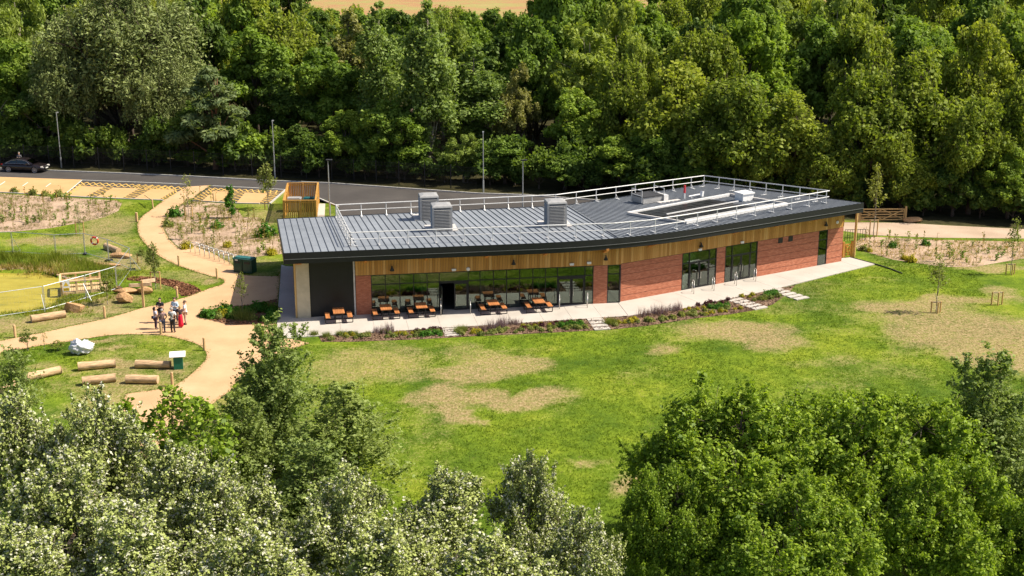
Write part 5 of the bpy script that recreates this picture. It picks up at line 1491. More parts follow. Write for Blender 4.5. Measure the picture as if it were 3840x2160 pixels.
KLAB = [
 ('ash', 'green broadleaf tree at the far left edge above the car'), ('dark', 'dark leaved tree behind the parked car'), ('willow', 'huge grey green willow, biggest of the left wood'), ('willow', 'grey green willow low on the left flank of the huge one'), ('willow', 'grey green willow low on the right flank of the huge one'),
 ('ash', 'low green tree above the parked car in left corner'), ('dark', 'dark tree between the willows and the pine'), ('pine', 'spreading dark pine with bare leaning trunk behind road fence'), ('ash', 'green tree rising behind the pine'), ('dark', 'dark tree above the bright bush, right of pine'),
 ('ash', 'broad green tree behind the timber bin store'), ('thorn', 'brownish tree just left of the upright poplars'), ('oak', 'olive treetop on the skyline above the pine'), ('ash', 'green treetop on the skyline right of the huge willow'), ('dark', 'small dark tree beside the second lamp post'), ('ash', 'low green tree behind the bin store roofline'),
 ('poplar', 'tall poplar touching the brown field, left of the pair'), ('poplar', 'tall poplar touching the brown field, right of the pair'), ('poplar', 'shorter poplar right of the two tall ones'), ('ash', 'low green tree at the feet of the tall poplars'), ('birch', 'small yellowish birch by the lamp post behind roof'),
 ('thorn', 'round brownish hawthorn standing out against dark shade'), ('dark', 'dark tree above the round hawthorn'), ('birch', 'yellowish treetop in front of the brown field'), ('dark', 'dark tree casting the deep gap right of hawthorn'), ('ash', 'low green tree below the round hawthorn'), ('ash', 'lumpy green tree right of the round hawthorn'),
 ('birch', 'broad weeping birch at top middle of the wood'), ('ash', 'green treetop at top edge right of the brown field'), ('oak', 'olive tree below the broad weeping birch'), ('birch', 'yellowish birch right of the broad weeping one'), ('oak', 'olive oak left in the big mass behind the roof'), ('oak', 'olive oak in the middle of the mass behind roof'), ('oak', 'olive oak at the right of the mass behind roof'),
 ('lime', 'bright light green tree above the olive mass'), ('oak', 'olive treetop left of the bright light green tree'), ('ash', 'green tree right of the bright light green one'), ('ash', 'green treetop at top edge above the birches'), ('oak', 'olive oak left of the big rounded one on right'), ('oak', 'big rounded olive oak above the timber field gate'), ('oak', 'olive oak right of the big rounded one'),
 ('ash', 'green tree above the big rounded oak'), ('oak', 'olive treetop in the upper right of the wood'), ('oak', 'olive oak at the right edge above the track'), ('ash', 'green treetop in the top right corner'), ('oak', 'olive treetop at top edge right of centre'),
 ('ash', 'low green tree behind the roof bend'), ('oak', 'low olive tree behind right end of the roof'), ('ash', 'low green tree behind the roof hatch'), ('oak', 'low olive tree behind the back corner of guardrail'), ('ash', 'low green tree at far right above the track'), ('oak', 'low olive tree above the timber field gate'),
 ('ash', 'low green tree behind the middle of back guardrail'), ('dark', 'small dark tree between gate and right edge'), ('ash', 'low green tree behind the lamp post right of cowls')]
for i, (k, x, y, h, w) in enumerate(KEY): plant(k, x, y - (1.6 if y - float(wood_edge(x)) < 6 else 0), h, w * 1.12, KLAB[i][1], 'tree', WG, var=i)

# deeper rows: only their tops show
fr_ = random.Random(5)
n_fill = 0
for off in (22, 31, 41, 52, 64, 78):
    span = 62 + off * .55
    x = -span
    while x < span:
        x += fr_.uniform(7.5, 11.0)
        xx = x + fr_.uniform(-2, 2); y = float(wood_edge(xx)) + off + fr_.uniform(-5, 5)
        if abs(xx) > y * .43: continue
        h = fr_.uniform(14.0, 18.0) + off * .02; kind = fr_.choice(['oak', 'ash', 'ash', 'dark', 'oak', 'birch'])
        u = xx / (y * .961 + 5)
        if -.165 < u < .005:
            h = min(h, 26.9 - y * .0690 - float(hill(xx, y)))
            if h < 5: continue
        if y > 232: continue
        plant(kind, xx, y, h, fr_.uniform(8.5, 11.5), '%s treetop deeper in the %s of the wood canopy' % ({'oak': 'olive', 'ash': 'green', 'dark': 'dark', 'birch': 'yellowish'}[kind], 'left' if u < -.14 else ('middle' if u < .12 else 'right')), 'tree', 'canopy trees deep in the wood'); n_fill += 1
for x_, o_ in ((-64, 7), (-71, 10), (-78, 8), (-86, 12), (-66, 17), (-75, 20), (54, 8), (60, 10), (67, 9), (62, 20)):
    plant(fr_.choice(['oak', 'ash', 'dark']), x_, float(wood_edge(x_)) + o_, fr_.uniform(12, 15), fr_.uniform(8.5, 10.5), 'broadleaf tree where the wood runs on past the %s edge of the view' % ('left' if x_ < 0 else 'right'), 'tree', 'wood edge trees at the frame sides')
# bushes under the wood edge
bl = random.Random(9)
def bpart(x): return 'left of the pine' if x < -33 else ('between pine and cowls' if x < -8 else ('behind the roof' if x < 24 else 'beyond the stone track'))
x = -62.0
while x < 54:
    x += bl.uniform(1.7, 2.9)
    if -38.5 < x < -30: continue
    y = float(wood_edge(x)) + bl.uniform(.2, 2.2)
    h = bl.uniform(2.2, 4.2)
    plant('bush', x, y, h, h * bl.uniform(1.0, 1.4), 'low shaded bush at the wood edge ' + bpart(x), 'bush', 'bushes along the wood edge')
    if bl.random() < .8:
        x2 = x + bl.uniform(-1, 1); h = bl.uniform(3.5, 5.5)
        plant('bush', x2, float(wood_edge(x2)) + bl.uniform(2.2, 4.0), h, h * .9, 'taller shaded bush just inside the wood ' + bpart(x2), 'bush', 'bushes along the wood edge')
plant('brightbush', -26.9, 139.0, 4.2, 6.4, 'bright yellow green bush between pine and second lamp post', 'bush')
plant('brightbush', -34.6, 141.6, 2.0, 5.5, 'sunlit low bush behind the dark fence left of pine', 'bush')
plant('brightbush', -30.3, 140.6, 1.8, 4.6, 'sunlit low bush behind the dark fence right of pine', 'bush')
# dead tree at the left edge
dt = thing('dead_tree', 'bare pale dead tree at the left edge of the wood', 'tree', (-57.5, 147.5, 0))
mb = MB(); mb.path([(0, 0, -.2), (-.8, 0, 3.0), (-1.6, .2, 6.0), (-1.5, .1, 9.5), (-1.0, 0, 11.5)], [.2, .17, .14, .09, .03], 6)
for a, b_, r in (((-1.6, .2, 6), (-3.2, .2, 8.2), .07), ((-1.5, .1, 8), (-.2, 0, 10.6), .06), ((-1.2, .1, 4.5), (.6, -.2, 6.6), .06), ((-1.5, .1, 9), (-2.6, 0, 11.2), .05), ((-.8, 0, 3), (-2.6, -.2, 4.6), .06)):
    mb.path([a, lerp(a, b_, .5), b_], [r, r * .7, r * .2], 5)
mb.build('trunk', M['barkpale'], dt, world=False)

FG = [
 ('sallow', -11.1, 57.0, 8.7, 5.6, 'slender grey green tree rising in front of the terrace left corner'), ('sallow', -7.6, 55.0, 6.6, 6.0, 'lower green tree right beside the slender one'), ('sallow', -12.0, 54.0, 6.4, 4.4, 'leafy tree at the foot of the slender one, left side'),
 ('maplet', -14.6, 52.5, 7.4, 4.2, 'open maple sapling with leaf rosettes over the tan path'), ('abele', -17.1, 50.0, 8.1, 4.6, 'white poplar with silvery top below the log circle'), ('abele', -20.2, 50.0, 7.7, 4.3, 'white poplar at the left edge with silvery top'), ('abele', -13.4, 47.6, 6.6, 4.1, 'white poplar beside the tan path gap'),
 ('abele', -11.2, 46.5, 6.3, 4.0, 'white poplar below the open maple sapling'), ('sallow', -8.0, 49.0, 6.2, 5.4, 'green tree between white poplars at lower left'), ('abele', -17.2, 45.5, 6.9, 5.0, 'white poplar filling the lower left'), ('abele', -6.5, 46.0, 6.5, 3.7, 'white poplar standing left of the open lawn'),
 ('abele', -2.8, 47.0, 5.8, 4.6, 'white poplar with several silvery tips below the lawn'), ('abele', 0.7, 48.0, 6.2, 3.2, 'white poplar with tallest tip in bottom middle'), ('abele', 2.5, 45.0, 5.2, 3.0, 'small white poplar left of the lawn gap at bottom'), ('abele', -4.4, 43.0, 5.6, 4.6, 'white poplar at bottom edge left of middle'),
 ('abele', -13.8, 43.5, 6.1, 5.0, 'white poplar at bottom edge in left quarter'), ('abele', -9.3, 43.0, 5.6, 4.6, 'white poplar at bottom edge between two others left'), ('abele', -0.6, 42.5, 5.2, 4.6, 'white poplar at bottom edge in the middle'), ('abele', -17.9, 42.8, 5.4, 4.6, 'white poplar in the bottom left corner'),
 ('maple', 9.4, 50.0, 8.1, 9.0, 'big dense maple at lower right, left crown'), ('maple', 15.2, 50.5, 8.1, 9.0, 'big dense maple at lower right, right crown'), ('maple', 6.4, 46.5, 6.2, 4.6, 'small maple at the left foot of the big maples'), ('sallow', 20.3, 52.0, 8.9, 5.6, 'dark open tree at right edge beside the maples'),
 ('maple', 10.6, 44.5, 6.6, 7.1, 'maple in front of the big ones at bottom edge'), ('maple', 16.2, 46.0, 7.1, 6.4, 'maple at bottom right in front of the right crown'), ('thin', -24.4, 60.0, 6.6, 3.3, 'straggly thin tree at left edge below the logs'), ('maple', 19.6, 45.0, 6.0, 4.8, 'maple in the bottom right corner'),
 ('maplet', -13.0, 51.2, 7.4, 4.0, 'second open maple sapling right of the path gap'), ('maplet', -16.6, 52.4, 6.9, 3.6, 'third open maple sapling behind the silvery poplar top'), ('thin', 22.6, 54.0, 7.2, 2.1, 'bare thin tree at the right edge'), ('sallow', 20.6, 47.5, 6.0, 3.6, 'dark open tree at right edge low down')]
for i, (k, x, y, h, w, lb) in enumerate(FG): plant(k, x, y, h, w * 1.1, lb, 'tree', 'trees in the foreground', var=i, z=0.0)

# ================================================================ young trees, beds and grass
def scatter_in(poly, n, rng):
    xs = [p[0] for p in poly]; ys = [p[1] for p in poly]
    out = np.zeros((0, 2))
    while len(out) < n:
        P = np.stack([rng.uniform(min(xs), max(xs), n * 2), rng.uniform(min(ys), max(ys), n * 2)], 1)
        out = np.concatenate([out, P[inside(poly, P[:, 0], P[:, 1])]])
    return out[:n]
def blades(name, mat, P, Z, h, w, per, rng, tint, lean=.5):
    """tufts of upright triangular blades at P"""
    n = len(P) * per
    X = np.repeat(P, per, 0) + rng.normal(size=(n, 2)) * w * 1.6
    z = np.repeat(Z, per); hh = np.repeat(h, per) * rng.uniform(.6, 1.2, n)
    a = rng.uniform(0, 2 * np.pi, n)
    dx = np.cos(a) * w / 2; dy = np.sin(a) * w / 2
    lx = rng.normal(size=n) * hh * lean; ly = rng.normal(size=n) * hh * lean
    V = np.stack([np.stack([X[:, 0] - dx, X[:, 1] - dy, z], 1), np.stack([X[:, 0] + dx, X[:, 1] + dy, z], 1), np.stack([X[:, 0] + lx, X[:, 1] + ly, z + hh], 1)], 1).reshape(-1, 3)
    F = np.arange(3 * n).reshape(n, 3)
    return np_mesh(name, V, F, mat, [('tint', np.clip(np.repeat(tint, per) + rng.normal(size=n) * .15, 0, 1), 'FACE')])

# ---- lawn blades: green where the turf is alive, straw where it has dried
rng = np.random.default_rng(2)
LAWN = [(-16.5, 52), (24, 52), (34, 80), (36, 100), (29.3, 104), (29.3, 100.6), (20.4, 93.8), (19.8, 90.2), (17.8, 88.1), (12.0, 85.6), (7.2, 83.4), (-0.5, 82.3), (-6.2, 81.2), (-10.8, 80.6), (-13.53, 79.95), (-15.42, 76.62), (-16.26, 71.71), (-16.88, 69.47)]
ISLE = [(-32.39, 78.27), (-30.46, 79.86), (-27.87, 81.34), (-25.36, 82.25), (-23.12, 82.03), (-20.90, 80.70), (-19.60, 79.08), (-19.21, 77.38), (-19.52, 74.35), (-20.32, 72.34), (-22.43, 71.45), (-25.94, 70.61), (-29.84, 69.95)]
WEST = [(-34.04, 81.24), (-31.02, 83.28), (-28.06, 86.07), (-26.23, 88.66), (-24.86, 89.89), (-24.26, 91.00), (-25.23, 93.47), (-26.70, 94.67), (-28.87, 95.28), (-29.58, 94.17), (-30.38, 89.93), (-32.77, 87.75), (-35.66, 85.48)]
UPPER = [(-44.22, 109.70), (-40.74, 112.37), (-37.22, 116.86), (-36.81, 122.27), (-34.48, 124.17), (-33.98, 121.01), (-33.91, 115.31), (-32.40, 110.26), (-30.13, 105.45), (-26.56, 100.20), (-22.03, 96.04), (-21.87, 94.69), (-22.67, 93.77), (-25.60, 95.59), (-29.25, 97.36), (-30.95, 102.28), (-37.14, 109.40), (-41.25, 105.56)]
def lawn_blades(label, poly, dens, hs_):
    xs = [p[0] for p in poly]; ys = [p[1] for p in poly]
    ar = abs(sum(poly[j][0] * poly[(j + 1) % len(poly)][1] - poly[(j + 1) % len(poly)][0] * poly[j][1] for j in range(len(poly)))) / 2
    P = scatter_in(poly, int(ar * dens), rng)
    d = dryness(P[:, 0], P[:, 1]) + (vnoise(P[:, 0], P[:, 1], .5) - .5) * .7 + (vnoise(P[:, 0] + 9, P[:, 1], 1.4) - .5) * .4
    live = (d < .45) & (rng.random(len(P)) > np.clip(d, 0, 1) * .8)
    tint = np.clip(vnoise(P[:, 0], P[:, 1], 5.0) * .7 + vnoise(P[:, 0], P[:, 1], 1.2) * .5 - .1, 0, 1)
    h = hs_ * (.6 + vnoise(P[:, 0] + 50, P[:, 1], 2.0) * .9)
    A = P[live]
    tag(link('grass', blades('grass', L['grass'], A, np.zeros(len(A)), h[live], .028, 3, rng, tint[live])), 'green grass blades ' + label, 'grass', kind='stuff')
    dead = d >= .45; B_ = P[dead]; keep = rng.random(len(B_)) < .5; B_ = B_[keep]
    tag(link('dry_grass', blades('dry_grass', L['drygrass'], B_, np.zeros(len(B_)), h[dead][keep] * .55, .02, 3, rng, tint[dead][keep])), 'dried straw coloured grass ' + label, 'grass', kind='stuff')
lawn_blades('on the open lawn before the terrace', LAWN, 52, .085)
lawn_blades('on the island with logs', ISLE, 70, .08)
lawn_blades('between pond fence and path', WEST, 60, .08)
lawn_blades('beside the winding path', UPPER, 50, .08)

# ragged grass creeping over the path edges
E_ = []
for i in range(len(PATH)):
    a, b_ = np.array(PATH[i]), np.array(PATH[(i + 1) % len(PATH)])
    if i in (0, len(PATH) - 1): continue
    E_.append(a + (b_ - a) * rng.random((int(np.linalg.norm(b_ - a) * 22) + 1, 1)))
E_ = np.concatenate(E_) + rng.normal(size=(sum(len(e) for e in E_), 2)) * .09
tag(link('grass', blades('grass', L['grass'], E_, np.zeros(len(E_)), np.full(len(E_), .085), .03, 4, rng, rng.random(len(E_)) * .6)), 'ragged grass along the gravel path edges', 'grass', kind='stuff')
# ---- mulch bed along the terrace
FRONTBED = [(-12.75, 82.02), (-4.65, 83.72), (-2.13, 84.24), (8.04, 86.45), (12.03, 88.22), (15.64, 90.57), (19.3, 93.0), (21.3, 94.4), (20.3, 92.2), (18.6, 89.3), (17.0, 87.9), (15.27, 87.0), (12.04, 85.75), (9.3, 84.4), (7.0, 83.6), (4.94, 83.2), (0.5, 82.5), (-2.3, 82.1), (-4.42, 81.7), (-6.15, 81.4), (-10.42, 80.9), (-12.4, 80.9)]
tag(MB().sheet(FRONTBED, .02).build('flower_bed', M['mulch']), kind='structure')
# loose bark pieces give the mulch its grain
def chips(label, polys, n, size, matn):
    rng = np.random.default_rng(n)
    P = np.concatenate([scatter_in(p, n, rng) for p in polys]); k = len(P)
    P3 = np.concatenate([P, np.full((k, 1), .045)], 1) + rng.normal(size=(k, 3)) * np.array([0, 0, .012])
    N = rng.normal(size=(k, 3)) * .5 + np.array([0, 0, 1.0])
    me = leaf_mesh('bark_chips', M[matn], P3, N, size * rng.uniform(.5, 1.4, k), 2.0, 0, rng, rng.random(k))
    tag(link('bark_chips', me), label, 'bark', kind='stuff')
chips('loose bark chips covering the flower bed', [FRONTBED], 5200, .13, 'mulch')
chips('loose bark chips of the mulch patch and corner bed', [BEDS[3][2], BEDS[4][2]], 2200, .13, 'chip')

# plant prototypes
def mound(name, leafm, n, h, w, leaf, seed, elong=1.5, droop=0.0):
    rng = np.random.default_rng(seed)
    d = unit(rng.normal(size=(n, 3))); d[:, 2] = np.abs(d[:, 2])
    P = d * np.array([w / 2, w / 2, h]) * (rng.random((n, 1)) ** .35) * (1 + (vnoise(d[:, 0] * 3 + 5, d[:, 1] * 3 + 5, .8)[:, None] - .5) * .8)
    P[:, 2] += .02
    return leaf_mesh(name, L[leafm], P, d + rng.normal(size=(n, 3)) * .5 + np.array([0, 0, .3]), leaf * rng.uniform(.6, 1.4, n), elong, droop, rng, np.clip(.5 + rng.normal(size=n) * .25, 0, 1))
def spikes(name, leafm, n, h, w, seed, bw=.03, lean=.12):
    rng = np.random.default_rng(seed)
    return blades(name, L[leafm], rng.normal(size=(n, 2)) * w * .28, np.full(n, .02), np.full(n, h), bw, 2, rng, rng.random(n), lean)
PLANT = {'yellow': [mound('foliage', 'yellow', 420, .38, .75, .10, s) for s in (1, 2)], 'lush': [mound('foliage', 'lush', 480, .5, .95, .11, s) for s in (3, 4)], 'purple': [mound('foliage', 'purple', 300, .3, .6, .10, s) for s in (5, 6)],
         'grassy': [spikes('foliage', 'young', 170, .5, .8, s, .03, .45) for s in (7, 8)], 'salvia': [spikes('foliage', 'salvia', 30, .8, .85, s, .04, .16) for s in (9, 10, 11)], 'mix': [mound('foliage', 'young', 300, .3, .6, .09, s) for s in (12, 13)]}
stem_me = MB().tube((0, 0, -.03), (0, 0, .15), .03, .02, 5).mesh('stem', M['bark'])
PNAME = {'yellow': ('golden_shrub', 'golden yellow mound plant'), 'lush': ('green_shrub', 'glossy green mound plant'), 'purple': ('purple_heuchera', 'dark purple leaved plant'), 'grassy': ('ornamental_grass', 'arching ornamental grass tuft'), 'salvia': ('salvia', 'purple spiked flowering plant'), 'mix': ('ground_cover_plant', 'small pale green plant')}
def put(kind, p, s, where, group):
    nm, lb = PNAME[kind]
    t = thing(nm, lb + ' ' + where, 'plant', (p[0], p[1], .02), rnd.uniform(0, 6.28), group)
    t.scale = (s, s, s * rnd.uniform(.85, 1.15))
    link('foliage', rnd.choice(PLANT[kind]), t)
    link('stem', stem_me, t)
def row(kind, a, b_, n, s, where, jit=.18):
    for k in range(n):
        p = lerp(a, b_, (k + .5) / n); put(kind, (p[0] + rnd.uniform(-jit, jit), p[1] + rnd.uniform(-jit, jit) * 1.5), s * rnd.uniform(.6, .95), where, 'plants in the flower bed along the terrace')
w1, w2, w3, w4 = 'left of the first stepping slabs', 'between first and second stepping slabs', 'between second and third stepping slabs', 'between third and fourth stepping slabs'
row('grassy', (-13.28, 82.03), (-9.22, 82.59), 6, .7, w1); row('mix', (-12.01, 81.40), (-9.22, 81.75), 4, 1.0, w1); row('yellow', (-11.07, 81.89), (-10.29, 81.96), 2, .8, w1)
row('salvia', (-9.15, 82.73), (-7.93, 82.95), 5, .85, w1, .12); row('yellow', (-7.78, 82.24), (-6.44, 82.52), 4, .75, w1); row('purple', (-6.43, 82.95), (-4.86, 83.31), 6, .9, w1); row('lush', (-6.11, 82.10), (-4.76, 82.38), 5, .95, w1, .1); row('mix', (-8.36, 81.89), (-6.28, 82.03), 5, .9, w1)
row('grassy', (-3.46, 82.81), (-2.98, 82.88), 2, 1.1, w2); row('yellow', (-2.71, 82.73), (-2.27, 82.81), 2, 1.15, w2); row('salvia', (-2.06, 83.38), (-0.38, 83.74), 6, .95, w2, .12); row('salvia', (-1.06, 84.41), (0.52, 84.70), 5, .9, w2, .12); row('mix', (-1.60, 82.45), (-0.38, 83.38), 6, .9, w2)
row('yellow', (0.74, 84.26), (3.02, 84.26), 6, .6, w2, .25); row('purple', (0.73, 83.82), (4.83, 85.30), 10, .85, w2, .2); row('lush', (3.28, 83.89), (4.65, 84.56), 5, .95, w2, .12); row('mix', (1.17, 83.24), (5.33, 83.82), 8, .9, w2)
row('grassy', (6.56, 84.78), (6.92, 84.85), 2, 1.2, w3); row('yellow', (7.22, 85.12), (8.39, 85.29), 4, .95, w3); row('salvia', (8.97, 86.56), (11.81, 88.05), 11, .9, w3, .14); row('mix', (8.82, 84.96), (13.50, 87.17), 9, 1.0, w3); row('yellow', (12.02, 87.69), (13.67, 88.40), 4, .6, w3); row('lush', (13.75, 88.23), (15.63, 88.94), 5, .85, w3, .15); row('purple', (13.21, 88.85), (15.58, 90.23), 6, .9, w3); row('yellow', (13.17, 86.65), (16.40, 88.23), 6, .6, w3)
row('yellow', (16.76, 90.98), (17.63, 91.64), 3, .7, w4); row('lush', (18.58, 91.54), (19.46, 91.93), 4, .9, w4, .12); row('mix', (17.12, 90.23), (19.62, 91.35), 5, 1.0, w4); row('grassy', (17.80, 90.23), (18.41, 90.60), 2, .7, w4)
row('mix', (-11.89, 82.17), (-4.78, 82.73), 10, 1.0, w1, .3); row('mix', (-3.36, 82.45), (5.22, 84.26), 16, 1.0, w2, .3); row('mix', (6.88, 84.63), (15.70, 88.05), 16, 1.0, w3, .35)
# corner bed left of the terrace
cr_ = random.Random(3)
for k in range(30):
    t = cr_.random(); p = lerp(lerp((-21.62, 86.68), (-16.96, 88.93), t), lerp((-21.31, 86.29), (-16.29, 85.15), t), cr_.random())
    kind = cr_.choice(['lush', 'mix', 'grassy', 'mix', 'lush', 'yellow' if t < .35 else 'lush'])
    nm, lb = PNAME[kind]
    o = thing(nm, lb + ' in the corner bed left of the terrace', 'plant', (p[0], p[1], .03), cr_.uniform(0, 6), 'plants in the corner bed'); s = cr_.uniform(.7, 1.4); o.scale = (s, s, s)
    link('foliage', PLANT[kind][0], o); link('stem', stem_me, o)

# ---- staked young trees
rg2 = np.random.default_rng(8)
def sap_proto(leafm, n, leaf, lob, H, r0, seed, **kw): return (H, make_crown('crown', L[leafm], lob, n, leaf, seed=seed, **kw), make_trunk('trunk', M['barkpale'], lob, H, r0, seed, twigs=4))
SAP = {'open': sap_proto('young', 420, .12, lobes_column(rg2, 4.0, 1.7, 1.6, 8), 4.0, .03, 51, per=6, spiky=.2, cl=.5, elong=1.8),
       'full': sap_proto('young', 1300, .12, lobes_column(rg2, 4.0, 1.8, 1.5, 9), 4.0, .035, 52, per=8, spiky=.2, cl=.45, elong=1.6),
       'bushy': sap_proto('young', 1000, .12, lobes_dome(rg2, 3.0, 2.0, .4, 8), 3.0, .03, 53, per=7, spiky=.2),
       'column': sap_proto('lush', 1700, .12, lobes_column(rg2, 3.0, 1.0, .2, 8), 3.0, .03, 54, per=7, spiky=.2, cl=.5),
       'bare': sap_proto('young', 260, .12, lobes_column(rg2, 4.0, 1.6, 1.2, 9), 4.0, .03, 55, per=4, spiky=.2, cl=.6)}
def sapling(label, kind, p, h, wscale=1.0, stakes=0, sh=.7):
    t = thing('young_tree', label, 'young tree', (p[0], p[1], 0), 0, 'newly planted young trees')
    H_, cr, tr = SAP[kind]; s = h / H_
    for nm, me in (('trunk', tr), ('crown', cr)):
        o = link(nm, me, t, (0, 0, 0), rnd.uniform(0, 6)); o.scale = (s * wscale, s * wscale, s)
    for k in range(stakes):
        x = (-.33, .33, .05)[k]; y = (0.05, .1, -.2)[k]
        MB().tube((x, y, -.1), (x, y, sh), .05, n=7).build('stake', M['timber'], t, world=False)
    if stakes >= 2: MB().beam((-.4, .07, sh - .06), (.4, .09, sh - .06), .03, .10).build('crossbar', M['palewood'], t, world=False)
    return t
sapling('young tree with full pear shaped crown left of the bin store', 'full', (-22.96, 120.44), 4.35, 1.0, 1)
sapling('thin young tree where the path meets the bays', 'bare', (-29.78, 117.46), 3.9, .9, 2, 1.0)
sapling('dark upright bushy young tree in planting bed behind the cycle stands', 'column', (-25.65, 116.73), 2.9, 1.15, 0)
sapling('young tree with two tall stakes near the bark patch', 'full', (-26.46, 93.29), 3.5, .85, 2, 1.35)
sapling('short young tree between fence corner and winding path', 'bushy', (-29.55, 100.75), 1.4, .9, 1, .8)
sapling('leafy young tree in front of the timber platform', 'bushy', (-28.86, 89.33), 2.3, 1.0, 0)
sapling('airy young tree in the corner bed left of terrace', 'open', (-18.80, 87.12), 2.9, 1.1, 0)
sapling('tiny young tree at the upper edge of the log island', 'bare', (-29.95, 79.39), 1.4, .9, 0)
sapling('bare young tree with stakes above the pond fence', 'bare', (-37.46, 110.16), 3.0, .8, 2, 1.2)
sapling('tall open young tree in front of the timber field gate', 'open', (31.17, 109.59), 6.2, .85, 2, 1.5)
sapling('dark leaved young tree staked in the middle of right lawn', 'open', (29.66, 87.40), 4.1, 1.1, 3, .8)
sapling('sparse young tree with stakes at the far right edge', 'open', (38.53, 97.41), 4.4, .8, 3, .85)
st_ = thing('tree_stakes', 'empty timber stakes with crossbar on right lawn', 'stakes', (*(34.60, 89.27), 0))
for x, y in ((-.4, 0), (.38, .1), (0, -.15)): MB().tube((x, y, -.1), (x, y, .95), .055, n=7).build('stake', M['timber'], st_, world=False)
MB().beam((-.45, 0, .9), (.45, .1, .9), .04, .1).build('crossbar', M['palewood'], st_, world=False)
sapling('low green shrub at left edge of the log island', 'bushy', (-30.91, 79.08), 1.5, 1.4, 0)
sapling('yellowish low shrub beside the white sack', 'bushy', (-29.01, 79.08), .7, 2.6, 0)

# ---- hundreds of whips in the planting beds
def whip_mesh(seed, leafm, h, nl):
    rng = np.random.default_rng(seed)
    z = rng.uniform(.15, 1.0, nl) * h
    P = np.stack([rng.normal(size=nl) * .07, rng.normal(size=nl) * .07, z], 1)
    me = leaf_mesh('whip', L[leafm], np.concatenate([P, [[0, 0, h / 2]], [[0.0, 0.0, h / 2]]]), np.concatenate([rng.normal(size=(nl, 3)), [[0, 1, 0]], [[1, 0, 0]]]),
                   np.concatenate([.11 * rng.uniform(.6, 1.3, nl), [.17], [.17]]), 1.6, 0.0, rng, np.clip(.5 + rng.normal(size=nl + 2) * .3, 0, 1))
    co = np.zeros(len(me.vertices) * 3, np.float32); me.vertices.foreach_get('co', co); co = co.reshape(-1, 3)
    for q, ax_ in ((nl, 0), (nl + 1, 1)):
        s = np.zeros((4, 3)); s[:, 2] = [0, 0, h, h]; s[:, ax_] = [-.016, .016, .010, -.010]
        co[q * 4:q * 4 + 4] = s
    me.vertices.foreach_set('co', co.ravel()); me.update()
    return me
WH = [whip_mesh(1, 'straw', .75, 7), whip_mesh(2, 'straw', 1.0, 12), whip_mesh(3, 'young', .6, 22), whip_mesh(4, 'young', .95, 18), whip_mesh(5, 'ash', .55, 40), whip_mesh(6, 'straw', 1.15, 5)]
for poly, n, where, sd in ((BEDS[0][2], 120, 'behind the cycle stands', 1), (BEDS[1][2], 105, 'left of the winding path', 2), (BEDS[2][2], 70, 'right of the building', 3)):
    rng = np.random.default_rng(sd); P = scatter_in(poly, n, rng)
    for k in range(n):
        if abs(P[k][0]) > 58: continue
        o = link('whip', WH[rng.integers(len(WH))], None, (P[k][0], P[k][1], .01), rng.uniform(0, 6)); s = rng.uniform(.7, 1.35); o.scale = (s * 1.2, s * 1.2, s)
        tag(o, 'thin young whip in the dry planting bed ' + where, 'sapling', 'whips in the planting bed ' + where)
    Q = scatter_in(poly, n * 34, rng); dense = vnoise(Q[:, 0], Q[:, 1], 1.6) > .40; Q = Q[dense]
    tag(link('weeds', blades('weeds', L['straw'], Q, np.zeros(len(Q)), np.full(len(Q), .24), .024, 3, rng, rng.random(len(Q)), .5)), 'dry weeds and stems in the planting bed ' + where, 'weeds', kind='stuff')
    Q = scatter_in(poly, n * 9, rng); dense = vnoise(Q[:, 0] + 31, Q[:, 1], 2.0) > .6; Q = Q[dense]
    tag(link('weeds', blades('weeds', L['reed'], Q, np.zeros(len(Q)), np.full(len(Q), .22), .035, 6, rng, rng.random(len(Q)) * .5, .5)), 'green weeds in the planting bed ' + where, 'weeds', kind='stuff')
# shrubs in and around those beds
for lb, kind, p, s in (('green shrub at the winding path edge, upper', 'lush', (-31.04, 117.46), 2.2), ('green shrub at the winding path edge, lower', 'mix', (-30.67, 113.58), 2.4), ('yellow shrub at the head of the cycle stands', 'yellow', (-27.15, 105.60), 2.0), ('yellow green shrub in planting bed near roof corner', 'yellow', (-19.71, 103.55), 1.8), ('green shrub at the planting bed beside roof edge', 'lush', (-21.30, 109.93), 2.6),
                       ('yellow shrub in the planting bed behind middle stands', 'yellow', (-23.78, 106.05), 1.6), ('small green shrub in the middle of planting bed', 'lush', (-26.15, 112.90), 1.6), ('green shrub on the right bed beside a whip', 'lush', (31.76, 105.91), 1.3), ('yellow shrub at near edge of right bed', 'yellow', (32.01, 101.24), 1.7), ('small yellow shrub at near edge of right bed, left', 'yellow', (31.63, 101.93), 1.2), ('green shrub at the left end of right bed', 'mix', (29.12, 104.80), 1.9),
                       ('yellow shrub by the short timber gate in right bed', 'yellow', (29.48, 104.43), 1.0), ('dark green shrub in the back of right bed', 'lush', (34.76, 106.67), 1.3), ('green shrub row end beside the bays', 'mix', (-44.71, 126.54), 2.4), ('green shrub beside the bays, second', 'mix', (-46.13, 126.54), 2.2), ('green shrub beside the bays, third', 'mix', (-47.53, 126.94), 2.4), ('shrub beside the bays at left', 'mix', (-49.74, 128.16), 2.0)):
    nm, _ = PNAME[kind]
    o = thing(nm, lb, 'shrub', (p[0], p[1], 0), rnd.uniform(0, 6)); s *= .72; o.scale = (s, s, s * 1.1); link('foliage', PLANT[kind][1], o); link('stem', stem_me, o)

